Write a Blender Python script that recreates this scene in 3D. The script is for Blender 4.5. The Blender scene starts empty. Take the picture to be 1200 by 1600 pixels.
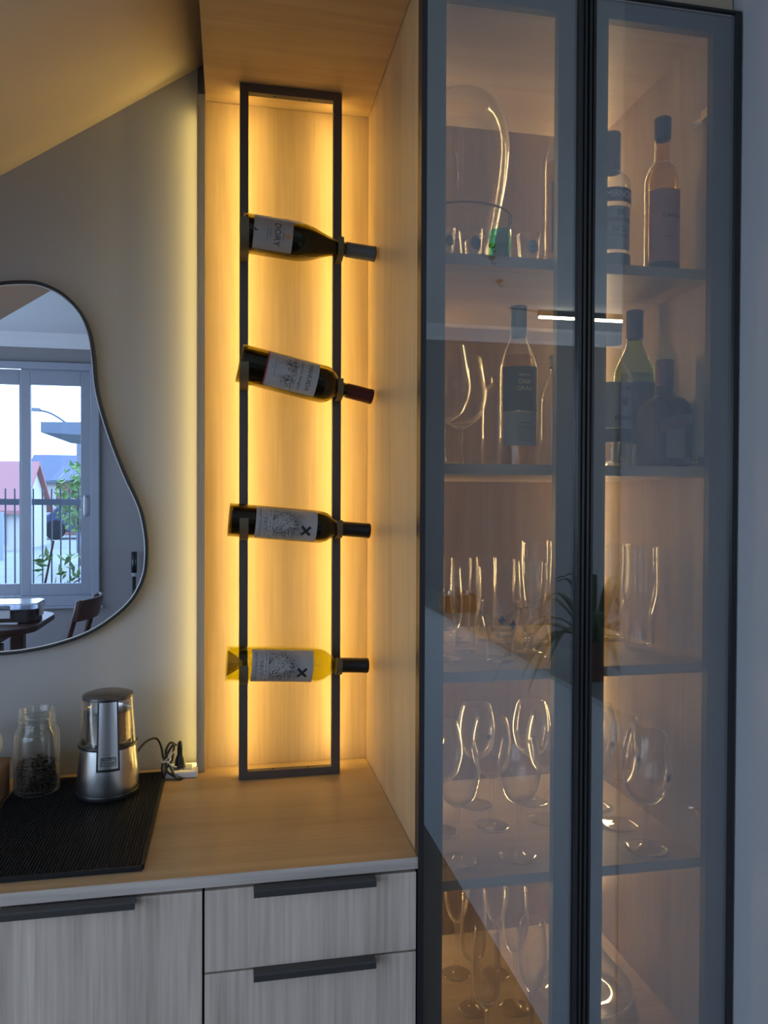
import bpy, bmesh, math, random
from mathutils import Vector, Matrix
PI = math.pi
random.seed(7)
S = bpy.context.scene
COL = S.collection

# ------------------------------------------------------------------ camera
H = 1.47                                   # eye height above the floor, metres
YAW, PIT, ROL, FPX = 0.1948, -0.013, -0.0039, 1203.9
cam = bpy.data.cameras.new('camera'); cam_o = bpy.data.objects.new('camera', cam); COL.objects.link(cam_o)
fw = Vector((math.sin(YAW)*math.cos(PIT), math.cos(YAW)*math.cos(PIT), math.sin(PIT)))
u0 = Vector((-math.sin(YAW)*math.sin(PIT), -math.cos(YAW)*math.sin(PIT), math.cos(PIT)))
r0 = Vector((math.cos(YAW), -math.sin(YAW), 0))
rt = r0*math.cos(ROL) - u0*math.sin(ROL); up = r0*math.sin(ROL) + u0*math.cos(ROL)
M = Matrix((rt, up, -fw)).transposed().to_4x4(); M.translation = (0, 0, H)
cam_o.matrix_world = M
cam.sensor_fit = 'VERTICAL'; cam.sensor_height = 36.0; cam.lens = 36.0*FPX/1600
cam.clip_start = 0.02; cam.clip_end = 200
S.camera = cam_o

# ------------------------------------------------------------------ view, world, daylight
S.view_settings.view_transform = 'Standard'; S.view_settings.look = 'None'
S.view_settings.exposure = 0.1; S.view_settings.gamma = 1.0; S.view_settings.use_curve_mapping = False
SKY = 6.0
LED = (1.0, 0.70, 0.20); LEDC = (1.0, 0.71, 0.32)
NICHE_LED, WALL_LED, CAB_LED = 36.0, 12.0, 52.0
w = bpy.data.worlds.new('overcast'); S.world = w; w.use_nodes = True
wn = w.node_tree; bg = wn.nodes['Background']
tc = wn.nodes.new('ShaderNodeTexCoord'); sx = wn.nodes.new('ShaderNodeSeparateXYZ'); rp = wn.nodes.new('ShaderNodeValToRGB')
wn.links.new(tc.outputs['Generated'], sx.inputs[0]); wn.links.new(sx.outputs['Z'], rp.inputs[0])
rp.color_ramp.elements[0].position = 0.0; rp.color_ramp.elements[0].color = (.66, .80, 1.0, 1)
rp.color_ramp.elements[1].position = 0.7; rp.color_ramp.elements[1].color = (.42, .62, 1.0, 1)
wn.links.new(rp.outputs[0], bg.inputs[0]); bg.inputs[1].default_value = SKY
cy = S.cycles
cy.max_bounces = 14; cy.diffuse_bounces = 4; cy.glossy_bounces = 6; cy.transmission_bounces = 10; cy.transparent_max_bounces = 64
cy.caustics_reflective = False; cy.caustics_refractive = False; cy.sample_clamp_indirect = 8.0
def portal(x0, x1, z0, z1, y):
    l = bpy.data.lights.new('window_portal', 'AREA'); l.shape = 'RECTANGLE'; l.size = x1-x0; l.size_y = z1-z0
    l.cycles.is_portal = True
    o = bpy.data.objects.new('window_portal', l); COL.objects.link(o)
    o.location = ((x0+x1)/2, y, (z0+z1)/2); o.rotation_euler = (PI/2, 0, 0)
    return o
portal(-3.03, -1.19, .80, 2.40, -3.21)
portal(3.15, 4.32, .80, 2.40, -3.21)
def portal_left(y0, y1, z0, z1, x):
    o = portal(0, y1-y0, z0, z1, 0); o.location = (x, (y0+y1)/2, (z0+z1)/2); o.rotation_euler = (PI/2, 0, -PI/2); return o
portal_left(-2.9, .7, .1, 2.4, -3.22)
pr_ = portal_left(-2.55, .15, .1, 2.4, 4.62); pr_.rotation_euler = (PI/2, 0, PI/2)

# ------------------------------------------------------------------ materials
def mat(name):
    m = bpy.data.materials.new(name); m.use_nodes = True
    nt = m.node_tree; nt.nodes.clear(); out = nt.nodes.new('ShaderNodeOutputMaterial')
    return m, nt, out
def N(nt, t, **kw):
    n = nt.nodes.new(t)
    for k, v in kw.items():
        if k in n.inputs.keys(): n.inputs[k].default_value = v
        else: setattr(n, k, v)
    return n
def c4(c): return (c[0], c[1], c[2], 1.0)
def pm(name, col, rough=.5, metal=0.0, spec=.5, bump=None, var=None, coat=0.0):
    m, nt, out = mat(name); b = nt.nodes.new('ShaderNodeBsdfPrincipled'); nt.links.new(b.outputs[0], out.inputs[0])
    b.inputs['Base Color'].default_value = c4(col); b.inputs['Roughness'].default_value = rough
    b.inputs['Metallic'].default_value = metal; b.inputs['Specular IOR Level'].default_value = spec
    b.inputs['Coat Weight'].default_value = coat
    if var or bump:
        t = nt.nodes.new('ShaderNodeTexCoord'); n = N(nt, 'ShaderNodeTexNoise'); n.inputs['Detail'].default_value = 6
        nt.links.new(t.outputs['Object'], n.inputs['Vector'])
        if var:
            n.inputs['Scale'].default_value = var[0]
            mx = N(nt, 'ShaderNodeMix', data_type='RGBA'); k = var[1]
            mx.inputs[6].default_value = c4([x*(1-k) for x in col]); mx.inputs[7].default_value = c4([min(1, x*(1+k)) for x in col])
            nt.links.new(n.outputs[0], mx.inputs[0]); nt.links.new(mx.outputs[2], b.inputs['Base Color'])
        if bump:
            n2 = N(nt, 'ShaderNodeTexNoise'); n2.inputs['Scale'].default_value = bump[0]; n2.inputs['Detail'].default_value = 4
            nt.links.new(t.outputs['Object'], n2.inputs['Vector'])
            bp = nt.nodes.new('ShaderNodeBump'); bp.inputs['Strength'].default_value = bump[1]; bp.inputs['Distance'].default_value = .002
            nt.links.new(n2.outputs[0], bp.inputs['Height']); nt.links.new(bp.outputs[0], b.inputs['Normal'])
    return m
def wood(name, dark, light, axis='Z', rough=.45, contrast=1.0, fine=.24):
    """oak laminate: stretched noise along the grain axis, broad bands, fine pores"""
    m, nt, out = mat(name); L = nt.links
    b = nt.nodes.new('ShaderNodeBsdfPrincipled'); L.new(b.outputs[0], out.inputs[0]); b.inputs['Roughness'].default_value = rough
    b.inputs['Specular IOR Level'].default_value = .35
    t = nt.nodes.new('ShaderNodeTexCoord'); oi = nt.nodes.new('ShaderNodeObjectInfo')
    off = N(nt, 'ShaderNodeVectorMath', operation='SCALE'); off.inputs['Scale'].default_value = 3.7
    cv = nt.nodes.new('ShaderNodeCombineXYZ')
    for i in range(3): L.new(oi.outputs['Random'], cv.inputs[i])
    L.new(cv.outputs[0], off.inputs[0])
    add = N(nt, 'ShaderNodeVectorMath', operation='ADD'); L.new(t.outputs['Object'], add.inputs[0]); L.new(off.outputs[0], add.inputs[1])
    def st(across, along):
        mp = nt.nodes.new('ShaderNodeMapping'); s = [across]*3; s['XYZ'.index(axis)] = along
        mp.inputs['Scale'].default_value = s; L.new(add.outputs[0], mp.inputs['Vector']); return mp
    n1 = N(nt, 'ShaderNodeTexNoise'); n1.inputs['Scale'].default_value = 1; n1.inputs['Detail'].default_value = 5; n1.inputs['Distortion'].default_value = .6
    L.new(st(16, 1.3).outputs[0], n1.inputs['Vector'])
    n2 = N(nt, 'ShaderNodeTexNoise'); n2.inputs['Scale'].default_value = 1; n2.inputs['Detail'].default_value = 7
    L.new(st(150, 5).outputs[0], n2.inputs['Vector'])
    n3 = N(nt, 'ShaderNodeTexNoise'); n3.inputs['Scale'].default_value = 1; n3.inputs['Detail'].default_value = 2
    L.new(st(5, .5).outputs[0], n3.inputs['Vector'])
    a = N(nt, 'ShaderNodeMath', operation='MULTIPLY'); a.inputs[1].default_value = .74-fine; L.new(n1.outputs[0], a.inputs[0])
    c = N(nt, 'ShaderNodeMath', operation='MULTIPLY_ADD'); c.inputs[1].default_value = fine; L.new(n2.outputs[0], c.inputs[0]); L.new(a.outputs[0], c.inputs[2])
    d = N(nt, 'ShaderNodeMath', operation='MULTIPLY_ADD'); d.inputs[1].default_value = .26; L.new(n3.outputs[0], d.inputs[0]); L.new(c.outputs[0], d.inputs[2])
    r = nt.nodes.new('ShaderNodeValToRGB'); e = r.color_ramp.elements
    e[0].position = .5-.22/contrast; e[0].color = c4(dark); e[1].position = .5+.19/contrast; e[1].color = c4(light)
    L.new(d.outputs[0], r.inputs[0]); L.new(r.outputs[0], b.inputs['Base Color'])
    bp = nt.nodes.new('ShaderNodeBump'); bp.inputs['Strength'].default_value = .18; bp.inputs['Distance'].default_value = .0008
    L.new(n2.outputs[0], bp.inputs['Height']); L.new(bp.outputs[0], b.inputs['Normal'])
    return m
def thin_glass(name, tint=(.985, .985, .985), k=1.0, rough=.0, ior=1.5, base=0.0, gloss=(1, 1, 1), power=5.0, edge=0.0, epow=7.0):
    """a glass wall seen through: straight transmission plus Fresnel reflection"""
    m, nt, out = mat(name); L = nt.links
    f = N(nt, 'ShaderNodeLayerWeight'); f.inputs['Blend'].default_value = .5      # facing = 1-|N.I|, the same from both sides of the wall
    pw = N(nt, 'ShaderNodeMath', operation='POWER'); pw.inputs[1].default_value = power; L.new(f.outputs['Facing'], pw.inputs[0])
    a = N(nt, 'ShaderNodeMath', operation='MULTIPLY_ADD', use_clamp=True); a.inputs[1].default_value = k; a.inputs[2].default_value = base+((ior-1)/(ior+1))**2
    L.new(pw.outputs[0], a.inputs[0])
    t = N(nt, 'ShaderNodeBsdfTransparent'); t.inputs[0].default_value = c4(tint)
    g = N(nt, 'ShaderNodeBsdfGlossy'); g.inputs['Roughness'].default_value = rough; g.inputs['Color'].default_value = c4(gloss)
    x = nt.nodes.new('ShaderNodeMixShader'); L.new(a.outputs[0], x.inputs[0]); L.new(t.outputs[0], x.inputs[1]); L.new(g.outputs[0], x.inputs[2])
    if edge:                              # edge brightness put in the shader: white diffuse and glass mixed at grazing angles
        q = N(nt, 'ShaderNodeMath', operation='POWER'); q.inputs[1].default_value = epow; L.new(f.outputs['Facing'], q.inputs[0])
        q2 = N(nt, 'ShaderNodeMath', operation='MULTIPLY'); q2.inputs[1].default_value = edge; L.new(q.outputs[0], q2.inputs[0]); q2.use_clamp = True
        tr = N(nt, 'ShaderNodeBsdfTranslucent'); di = N(nt, 'ShaderNodeBsdfDiffuse'); tr.inputs[0].default_value = (1, 1, 1, 1); di.inputs[0].default_value = (1, 1, 1, 1)
        h0 = nt.nodes.new('ShaderNodeMixShader'); L.new(tr.outputs[0], h0.inputs[1]); L.new(di.outputs[0], h0.inputs[2])
        rf = N(nt, 'ShaderNodeBsdfGlass'); rf.inputs['IOR'].default_value = 1.5; rf.inputs['Roughness'].default_value = .0
        h = nt.nodes.new('ShaderNodeMixShader'); h.inputs[0].default_value = .30; L.new(rf.outputs[0], h.inputs[1]); L.new(h0.outputs[0], h.inputs[2])
        y = nt.nodes.new('ShaderNodeMixShader'); L.new(q2.outputs[0], y.inputs[0]); L.new(x.outputs[0], y.inputs[1]); L.new(h.outputs[0], y.inputs[2]); x = y
    L.new(x.outputs[0], out.inputs[0]); return m
def emit(name, col, s):
    m, nt, out = mat(name); e = N(nt, 'ShaderNodeEmission'); e.inputs[0].default_value = c4(col); e.inputs[1].default_value = s
    nt.links.new(e.outputs[0], out.inputs[0]); return m
def engraved(name, paper, ink, kind):
    """label print on UV: flat paper with a drawn vignette of fine dark strokes"""
    m, nt, out = mat(name); L = nt.links
    b = nt.nodes.new('ShaderNodeBsdfPrincipled'); L.new(b.outputs[0], out.inputs[0]); b.inputs['Roughness'].default_value = .6
    t = nt.nodes.new('ShaderNodeTexCoord'); sp = nt.nodes.new('ShaderNodeSeparateXYZ'); L.new(t.outputs['UV'], sp.inputs[0])
    def blob(cx, cy, rx, ry, soft):
        mp = nt.nodes.new('ShaderNodeMapping'); mp.inputs['Location'].default_value = (-cx/rx, -cy/ry, 0); mp.inputs['Scale'].default_value = (1/rx, 1/ry, 0)
        L.new(t.outputs['UV'], mp.inputs['Vector']); ln = N(nt, 'ShaderNodeVectorMath', operation='LENGTH'); L.new(mp.outputs[0], ln.inputs[0])
        mr = N(nt, 'ShaderNodeMapRange', clamp=True); mr.inputs[1].default_value = 1-soft; mr.inputs[2].default_value = 1+soft; mr.inputs[3].default_value = 1; mr.inputs[4].default_value = 0
        L.new(ln.outputs['Value'], mr.inputs[0]); return mr.outputs[0]
    def strokes(sc, lo, hi, dist=3.0, sx_=1.0, sy_=1.0):
        mp = nt.nodes.new('ShaderNodeMapping'); mp.inputs['Scale'].default_value = (sx_, sy_, 1); L.new(t.outputs['UV'], mp.inputs['Vector'])
        n = N(nt, 'ShaderNodeTexNoise'); n.inputs['Scale'].default_value = sc; n.inputs['Detail'].default_value = 5; n.inputs['Distortion'].default_value = dist
        L.new(mp.outputs[0], n.inputs['Vector'])
        mr = N(nt, 'ShaderNodeMapRange', clamp=True); mr.inputs[1].default_value = lo; mr.inputs[2].default_value = hi; L.new(n.outputs[0], mr.inputs[0]); return mr.outputs[0]
    def mul(a, c_):
        x = N(nt, 'ShaderNodeMath', operation='MULTIPLY'); L.new(a, x.inputs[0])
        if isinstance(c_, float): x.inputs[1].default_value = c_
        else: L.new(c_, x.inputs[1])
        return x.outputs[0]
    def mx_(a, c_):
        x = N(nt, 'ShaderNodeMath', operation='MAXIMUM'); L.new(a, x.inputs[0]); L.new(c_, x.inputs[1]); return x.outputs[0]
    if kind == 'fleece':          # a busy engraved vignette: dark curls round a paler woolly middle
        dark = mul(mul(blob(.5, .45, .44, .31, .3), strokes(10, .43, .57, 4.0)), .95)
        pale = mul(blob(.47, .44, .20, .16, .35), mul(strokes(6, .38, .6, 3.0), .9))
        fine = mul(blob(.55, .60, .42, .22, .3), mul(strokes(14, .48, .60, 2.0, 1, 2.5), .7))
        f = mx_(dark, mul(fine, .8)); inv = N(nt, 'ShaderNodeMath', operation='SUBTRACT', use_clamp=True); L.new(f, inv.inputs[0]); L.new(pale, inv.inputs[1]); fac = inv.outputs[0]
    elif kind == 'vines':         # a pencil landscape with two bushes and furrows
        a = mul(blob(.28, .46, .17, .13, .4), strokes(12, .48, .56, 2.0)); c_ = mul(blob(.72, .40, .16, .10, .4), strokes(11, .48, .55, 2.5))
        g = mul(blob(.5, .52, .46, .05, .4), strokes(9, .45, .55, 1.0, .6, 4.0)); h = mul(blob(.5, .33, .4, .12, .4), mul(strokes(5, .5, .56, .5, 1, .4), .35))
        fac = mx_(mx_(a, c_), mx_(g, h))
    else:                         # faint wash of colour across the top of the paper
        fac = mul(blob(.15, .55, .30, .6, .5), mul(strokes(3, .40, .62, 1.0), .45))
    x = N(nt, 'ShaderNodeMix', data_type='RGBA'); x.inputs[6].default_value = c4(paper); x.inputs[7].default_value = c4(ink); L.new(fac, x.inputs[0]); L.new(x.outputs[2], b.inputs['Base Color'])
    return m

OAK_D, OAK_L = (.335, .222, .115), (.565, .402, .225)
M_oakZ = wood('oak_upright', OAK_D, OAK_L, 'Z'); M_oakX = wood('oak_across', OAK_D, OAK_L, 'X'); M_oakY = wood('oak_deep', OAK_D, OAK_L, 'Y')
M_cabZ = wood('cabinet_oak_upright', (.33, .255, .185), (.55, .45, .34), 'Z'); M_cabX = wood('cabinet_oak_across', (.33, .255, .185), (.55, .45, .34), 'X')
M_front = wood('oak_fronts', (.31, .25, .205), (.70, .585, .505), 'Z', .5, 1.15, .37)
M_black = pm('black_aluminium', (.028, .028, .030), .34, .3); M_handle = pm('dark_grey_aluminium', (.060, .058, .058), .38, .3)
M_void = pm('dark_gap', (.006, .006, .007), .9)
M_rack = pm('dark_bronze_steel', (.085, .070, .060), .45, .35)
M_clip = pm('brown_strap', (.12, .095, .055), .5, .3)
M_wall = pm('grey_plaster', (.37, .37, .375), .75, bump=(60, .12), var=(3, .03))
M_ceil = pm('white_plaster', (.60, .60, .60), .8, bump=(50, .06))
M_farwall = pm('taupe_plaster', (.23, .22, .215), .8)
M_floor = wood('brown_boards', (.10, .065, .045), (.17, .115, .08), 'Y', .35)
M_led = emit('warm_led', LED, NICHE_LED); M_ledw = emit('warm_led_wall', LED, WALL_LED); M_ledc = emit('warm_led_cabinet', LEDC, CAB_LED)
M_tube = emit('tube_light', (1, .88, .62), 14.0)
M_pane = thin_glass('reflective_door_glass', (.93, .92, .91), .9, 0.0, 1.5, .19, (.88, .94, 1.0))
M_border = pm('grey_door_border', (.055, .060, .058), .5)
M_glass = thin_glass('clear_glass', (.994, .994, .992), 1.3, .03, 1.5, power=3.2, edge=1.6, epow=3.5)
M_foot = thin_glass('clear_glass_foot', (.994, .994, .992), 1.3, .03, 1.5, power=3.2, edge=1.2, epow=7.0)
M_clearb = thin_glass('clear_bottle_glass', (.95, .96, .95), 1.3, .04, 1.5, power=3.5, edge=1.4, epow=3.5)
M_winglass = thin_glass('window_glass', (.97, .98, .98), 1.0, 0.0, 1.5)
M_olive = thin_glass('olive_bottle_glass', (.50, .46, .10), 1.1, .03, 1.5)
M_pale = thin_glass('pale_green_bottle_glass', (.90, .92, .62), 1.1, .03, 1.5)
M_greenb = thin_glass('green_bottle_glass', (.52, .66, .20), 1.1, .03, 1.5)
M_emerald = thin_glass('emerald_glass', (.25, .72, .50), 1.2, .05, 1.5)
M_yellowwine = thin_glass('white_wine', (.78, .77, .15), .6, .03, 1.33)
M_paleliq = thin_glass('pale_spirit', (.93, .80, .45), .6, .03, 1.33)
M_amber = thin_glass('amber_spirit', (.95, .80, .42), .6, .03, 1.33)
M_redwine = pm('red_wine', (.012, .006, .004), .12)
M_paper = pm('cream_paper', (.62, .59, .54), .6)
M_paperw = pm('white_paper', (.36, .36, .36), .6)
M_greylab = pm('grey_label', (.33, .35, .33), .6)
M_darklab = pm('dark_label', (.035, .045, .052), .5)
M_navy = pm('navy_label', (.03, .045, .075), .5)
M_pink = pm('dusty_pink_label', (.60, .25, .19), .6)
M_ink = pm('black_ink', (.012, .012, .014), .5); M_gold = pm('gold_ink', (.55, .40, .18), .4, .4); M_red = pm('red_ink', (.30, .03, .035), .5)
M_orange = pm('orange_print', (.48, .21, .06), .6); M_whiteink = pm('white_ink', (.7, .7, .7), .5); M_blueink = pm('blue_ink', (.05, .09, .18), .5)
M_capblack = pm('black_capsule', (.010, .009, .009), .32, .2); M_capred = pm('dark_red_capsule', (.050, .007, .006), .5, 0, .25)
M_capgrey = pm('blue_grey_capsule', (.075, .088, .10), .45, .2); M_capplum = pm('plum_cap', (.11, .035, .055), .45); M_capslate = pm('slate_cap', (.06, .07, .075), .5)
M_steel = pm('brushed_steel', (.62, .62, .63), .24, 1.0); M_chrome = pm('chrome', (.75, .75, .76), .12, 1.0)
M_blackpl = pm('black_plastic', (.010, .010, .012), .35); M_rubber = pm('black_rubber', (.0045, .0045, .0055), .6, 0, .35)
M_smoke = thin_glass('clear_plastic_lid', (.90, .89, .88), 1.2, .05, 1.5)
M_mirror = pm('mirror_silver', (.78, .84, .97), 0.0, 1.0)
M_white = pm('white_plastic', (.74, .74, .75), .45); M_whitep = pm('grey_painted_frame', (.27, .29, .33), .45)
M_bean = pm('coffee_bean', (.022, .011, .008), .35); M_terra = pm('terracotta', (.20, .065, .04), .7)
M_soil = pm('dark_soil', (.02, .014, .01), .9); M_darkwood = wood('dark_walnut', (.045, .022, .016), (.10, .05, .034), 'X', .35)
M_boxwood = wood('brown_box_wood', (.20, .11, .06), (.34, .20, .11), 'Y', .5)
def leafmat(name, a, b_):
    m, nt, out = mat(name); L = nt.links; b = nt.nodes.new('ShaderNodeBsdfPrincipled'); L.new(b.outputs[0], out.inputs[0]); b.inputs['Roughness'].default_value = .4
    oi = nt.nodes.new('ShaderNodeObjectInfo'); x = N(nt, 'ShaderNodeMix', data_type='RGBA'); x.inputs[6].default_value = c4(a); x.inputs[7].default_value = c4(b_)
    L.new(oi.outputs['Random'], x.inputs[0]); L.new(x.outputs[2], b.inputs['Base Color']); return m
M_leaf = leafmat('strap_leaf', (.05, .10, .03), (.10, .17, .06)); M_tree = leafmat('tree_leaf', (.09, .20, .035), (.16, .28, .07))

# ------------------------------------------------------------------ mesh helpers
class MB:
    def __init__(s): s.v = []; s.f = []; s.uv = {}
    def box(s, x0, x1, y0, y1, z0, z1):
        n = len(s.v); s.v += [(x, y, z) for z in (z0, z1) for y in (y0, y1) for x in (x0, x1)]
        s.f += [tuple(n+i for i in q) for q in ((0, 2, 3, 1), (4, 5, 7, 6), (0, 1, 5, 4), (2, 6, 7, 3), (0, 4, 6, 2), (1, 3, 7, 5))]; return s
    def lathe(s, prof, seg=32, cx=0, cy=0, closed=False):
        n = len(s.v); k = len(prof)
        for r, z in prof:
            for i in range(seg):
                a = 2*PI*i/seg; s.v.append((cx+r*math.cos(a), cy+r*math.sin(a), z))
        for j in range(k-1 if not closed else k):
            j2 = (j+1) % k
            for i in range(seg):
                i2 = (i+1) % seg; s.f.append((n+j*seg+i, n+j*seg+i2, n+j2*seg+i2, n+j2*seg+i))
        return s
    def tube(s, pts, r, seg=8, cap=True):
        pts = [Vector(p) for p in pts]; n = len(s.v); rr = r if isinstance(r, (list, tuple)) else [r]*len(pts)
        t0 = (pts[1]-pts[0]).normalized(); ref = Vector((0, 0, 1)) if abs(t0.z) < .9 else Vector((1, 0, 0)); a = t0.cross(ref).normalized()
        for i, p in enumerate(pts):
            t = (pts[min(i+1, len(pts)-1)]-pts[max(i-1, 0)]).normalized()
            a = (a-t*a.dot(t)).normalized(); b = t.cross(a)
            for k in range(seg):
                q = 2*PI*k/seg; s.v.append(tuple(p+(a*math.cos(q)+b*math.sin(q))*rr[i]))
        for i in range(len(pts)-1):
            for k in range(seg):
                k2 = (k+1) % seg; s.f.append((n+i*seg+k, n+i*seg+k2, n+(i+1)*seg+k2, n+(i+1)*seg+k))
        if cap:
            s.f.append(tuple(n+k for k in range(seg))[::-1]); s.f.append(tuple(n+(len(pts)-1)*seg+k for k in range(seg)))
        return s
    def prism(s, poly, a, b, axis='Y'):
        """closed polygon (2-D) extruded from a to b along an axis"""
        n = len(s.v); k = len(poly)
        P = {'Y': lambda p, h: (p[0], h, p[1]), 'X': lambda p, h: (h, p[0], p[1]), 'Z': lambda p, h: (p[0], p[1], h)}[axis]
        for h in (a, b): s.v += [P(p, h) for p in poly]
        s.f.append(tuple(n+i for i in range(k))); s.f.append(tuple(n+k+i for i in range(k))[::-1])
        for i in range(k): s.f.append((n+i, n+k+i, n+k+(i+1) % k, n+(i+1) % k))
        return s
    def patch(s, rad, z0, z1, p0, p1, seg=24, rows=2, flip=False):
        """part of a cylinder wall as paper, with UV 0..1"""
        n = len(s.v); rf = rad if callable(rad) else (lambda z: rad)
        for j in range(rows):
            z = z0+(z1-z0)*j/(rows-1)
            for i in range(seg+1):
                a = p0+(p1-p0)*i/seg; s.uv[len(s.v)] = (i/seg, j/(rows-1)); r = rf(z); s.v.append((r*math.cos(a), r*math.sin(a), z))
        for j in range(rows-1):
            for i in range(seg): q = n+j*(seg+1)+i; s.f.append((q, q+1, q+seg+2, q+seg+1))
        return s
    def build(s, name, m, parent=None, smooth=False, bevel=0.0, angle=None):
        me = bpy.data.meshes.new(name); me.from_pydata(s.v, [], s.f)
        if s.uv:
            lay = me.uv_layers.new(name='UVMap')
            for l in me.loops: lay.data[l.index].uv = s.uv.get(l.vertex_index, (0, 0))
        bm = bmesh.new(); bm.from_mesh(me); bmesh.ops.recalc_face_normals(bm, faces=bm.faces[:]); bm.to_mesh(me); bm.free()
        me.materials.append(m)
        if smooth:
            for p in me.polygons: p.use_smooth = True
            if angle: me.set_sharp_from_angle(angle=angle)
        o = bpy.data.objects.new(name, me); COL.objects.link(o)
        if parent: o.parent = parent
        if bevel:
            b = o.modifiers.new('bevel', 'BEVEL'); b.width = bevel; b.segments = 2; b.limit_method = 'ANGLE'
        return o
def tag(o, label=None, cat=None, group=None, kind=None):
    if label: o['label'] = label
    if cat: o['category'] = cat
    if group: o['group'] = group
    if kind: o['kind'] = kind
    return o
def empty(name, loc=(0, 0, 0), rz=0, label=None, cat=None, group=None):
    o = bpy.data.objects.new(name, None); o.empty_display_size = .05; COL.objects.link(o); o.location = loc; o.rotation_euler = (0, 0, rz)
    return tag(o, label, cat, group)
def dup(root, loc, label=None, rz=0, group=None):
    r = root.copy(); COL.objects.link(r); r.location = loc; r.rotation_euler = (0, 0, rz)
    if label: r['label'] = label
    if group: r['group'] = group
    for ch in list(root.children):
        c = ch.copy(); COL.objects.link(c); c.parent = r
        for g in list(ch.children):
            d = g.copy(); COL.objects.link(d); d.parent = c
    return r
def crom(pts, n=6, closed=False):
    P = [Vector(p) for p in pts]; out = []; k = len(P)
    for i in range(k if closed else k-1):
        g = (lambda j: P[j % k]) if closed else (lambda j: P[max(0, min(k-1, j))])
        a, b, c, d = g(i-1), g(i), g(i+1), g(i+2)
        for q in range(n):
            t = q/n; out.append(.5*((2*b)+(c-a)*t+(2*a-5*b+4*c-d)*t*t+(3*b-a-3*c+d)*t*t*t))
    if not closed: out.append(P[-1])
    return [tuple(p) for p in out]
def prof(pts, n=5): return [(max(0.0, p[0]), p[1]) for p in crom([(a, b, 0) for a, b in pts], n)]
TXT = {}
def text_mesh(body, size, align='CENTER', italic=0.0, sx_=1.0):
    cu = bpy.data.curves.new('lettering', 'FONT'); cu.body = body; cu.size = size; cu.align_x = align; cu.align_y = 'CENTER'; cu.shear = italic; cu.resolution_u = 2
    o = bpy.data.objects.new('lettering', cu); COL.objects.link(o); dg = bpy.context.evaluated_depsgraph_get()
    me = bpy.data.meshes.new_from_object(o.evaluated_get(dg)); bpy.data.objects.remove(o); bpy.data.curves.remove(cu)
    v = [(p.co.x*sx_, p.co.y) for p in me.vertices]; f = [tuple(p.vertices) for p in me.polygons]; bpy.data.meshes.remove(me)
    return v, f
def wrap_text(parent, body, size, rad, phi, z, m, name='lettering', italic=0.0, sx_=1.0):
    v, f = text_mesh(body, size, italic=italic, sx_=sx_); mb = MB(); r = rad+.0006
    mb.v = [(r*math.cos(phi+x/rad), r*math.sin(phi+x/rad), z+y) for x, y in v]; mb.f = f
    return mb.build(name, m, parent)
def flat_text(parent, body, size, x, y, z, m, name='lettering', sx_=1.0):
    v, f = text_mesh(body, size, sx_=sx_); mb = MB(); mb.v = [(x+a, y, z+b) for a, b in v]; mb.f = f
    return mb.build(name, m, parent)

def decal(parent, poly, rad, phi, zc, m, name='emblem', cx=0.0):
    """a small flat print lying on a turned wall: outline points (x, z) round its middle, filled in rings so it follows the curve"""
    mb = MB(); k = len(poly); r = rad+.0004
    for t in (1.0, .66, .33):
        mb.v += [(r*math.cos(phi+(cx+x*t)/rad), r*math.sin(phi+(cx+x*t)/rad), zc+z*t) for x, z in poly]
    mb.v.append((r*math.cos(phi+cx/rad), r*math.sin(phi+cx/rad), zc)); c = 3*k
    for i in range(k):
        j = (i+1) % k; mb.f += [(i, j, k+j, k+i), (k+i, k+j, 2*k+j, 2*k+i), (2*k+i, 2*k+j, c)]
    return mb.build(name, m, parent)
def disc(rx, rz, n=28): return [(rx*math.cos(2*PI*k/n), rz*math.sin(2*PI*k/n)) for k in range(n)]
FR = -PI/2                                   # the side of a turned thing that faces the room

# ------------------------------------------------------------------ room shell
def struct(name, mb, m, parent=None, **kw):
    o = mb.build(name, m, parent, **kw)
    if not parent: o['kind'] = 'structure'
    return o
struct('floor', MB().box(-3.3, 4.7, -3.35, 1.9, -.08, 0), M_floor)
struct('ceiling', MB().box(-3.3, 4.7, -3.35, 1.9, 2.79, 2.87), M_ceil)
struct('wall_back', MB().box(-3.3, -.0735, 1.70, 1.82, 0, 2.79).box(-.0735, 4.7, 1.712, 1.82, 0, 2.79), M_wall)
struct('wall_left', MB().box(-3.35, -3.2, -3.35, -2.95, 0, 2.79).box(-3.35, -3.2, .75, 1.9, 0, 2.79).box(-3.35, -3.2, -2.95, .75, 2.45, 2.79).box(-3.35, -3.2, -2.95, .75, 0, .05), M_farwall)
struct('wall_far_right', MB().box(4.6, 4.75, -3.35, -2.6, 0, 2.79).box(4.6, 4.75, .2, 1.9, 0, 2.79).box(4.6, 4.75, -2.6, .2, 2.45, 2.79).box(4.6, 4.75, -2.6, .2, 0, .05), M_farwall)
# the wall opposite, left open for its window and for the added one
ow = MB(); WX = [(-3.17, -1.05), (3.0, 4.5)]; xs = -3.3
for a, b in WX:
    ow.box(xs, a, -3.35, -3.2, 0, 2.79); ow.box(a, b, -3.35, -3.2, 0, .63); ow.box(a, b, -3.35, -3.2, 2.57, 2.79); xs = b
ow.box(xs, 4.7, -3.35, -3.2, 0, 2.79)
struct('wall_front', ow, M_farwall)
# plaster cornice under the ceiling of that wall
struct('trim_1', MB().prism([(-3.2, 2.685), (-3.185, 2.685), (-3.18, 2.71), (-3.15, 2.74), (-3.12, 2.765), (-3.11, 2.79), (-3.2, 2.79)], -3.2, 4.6, 'X'), M_ceil)
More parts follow.
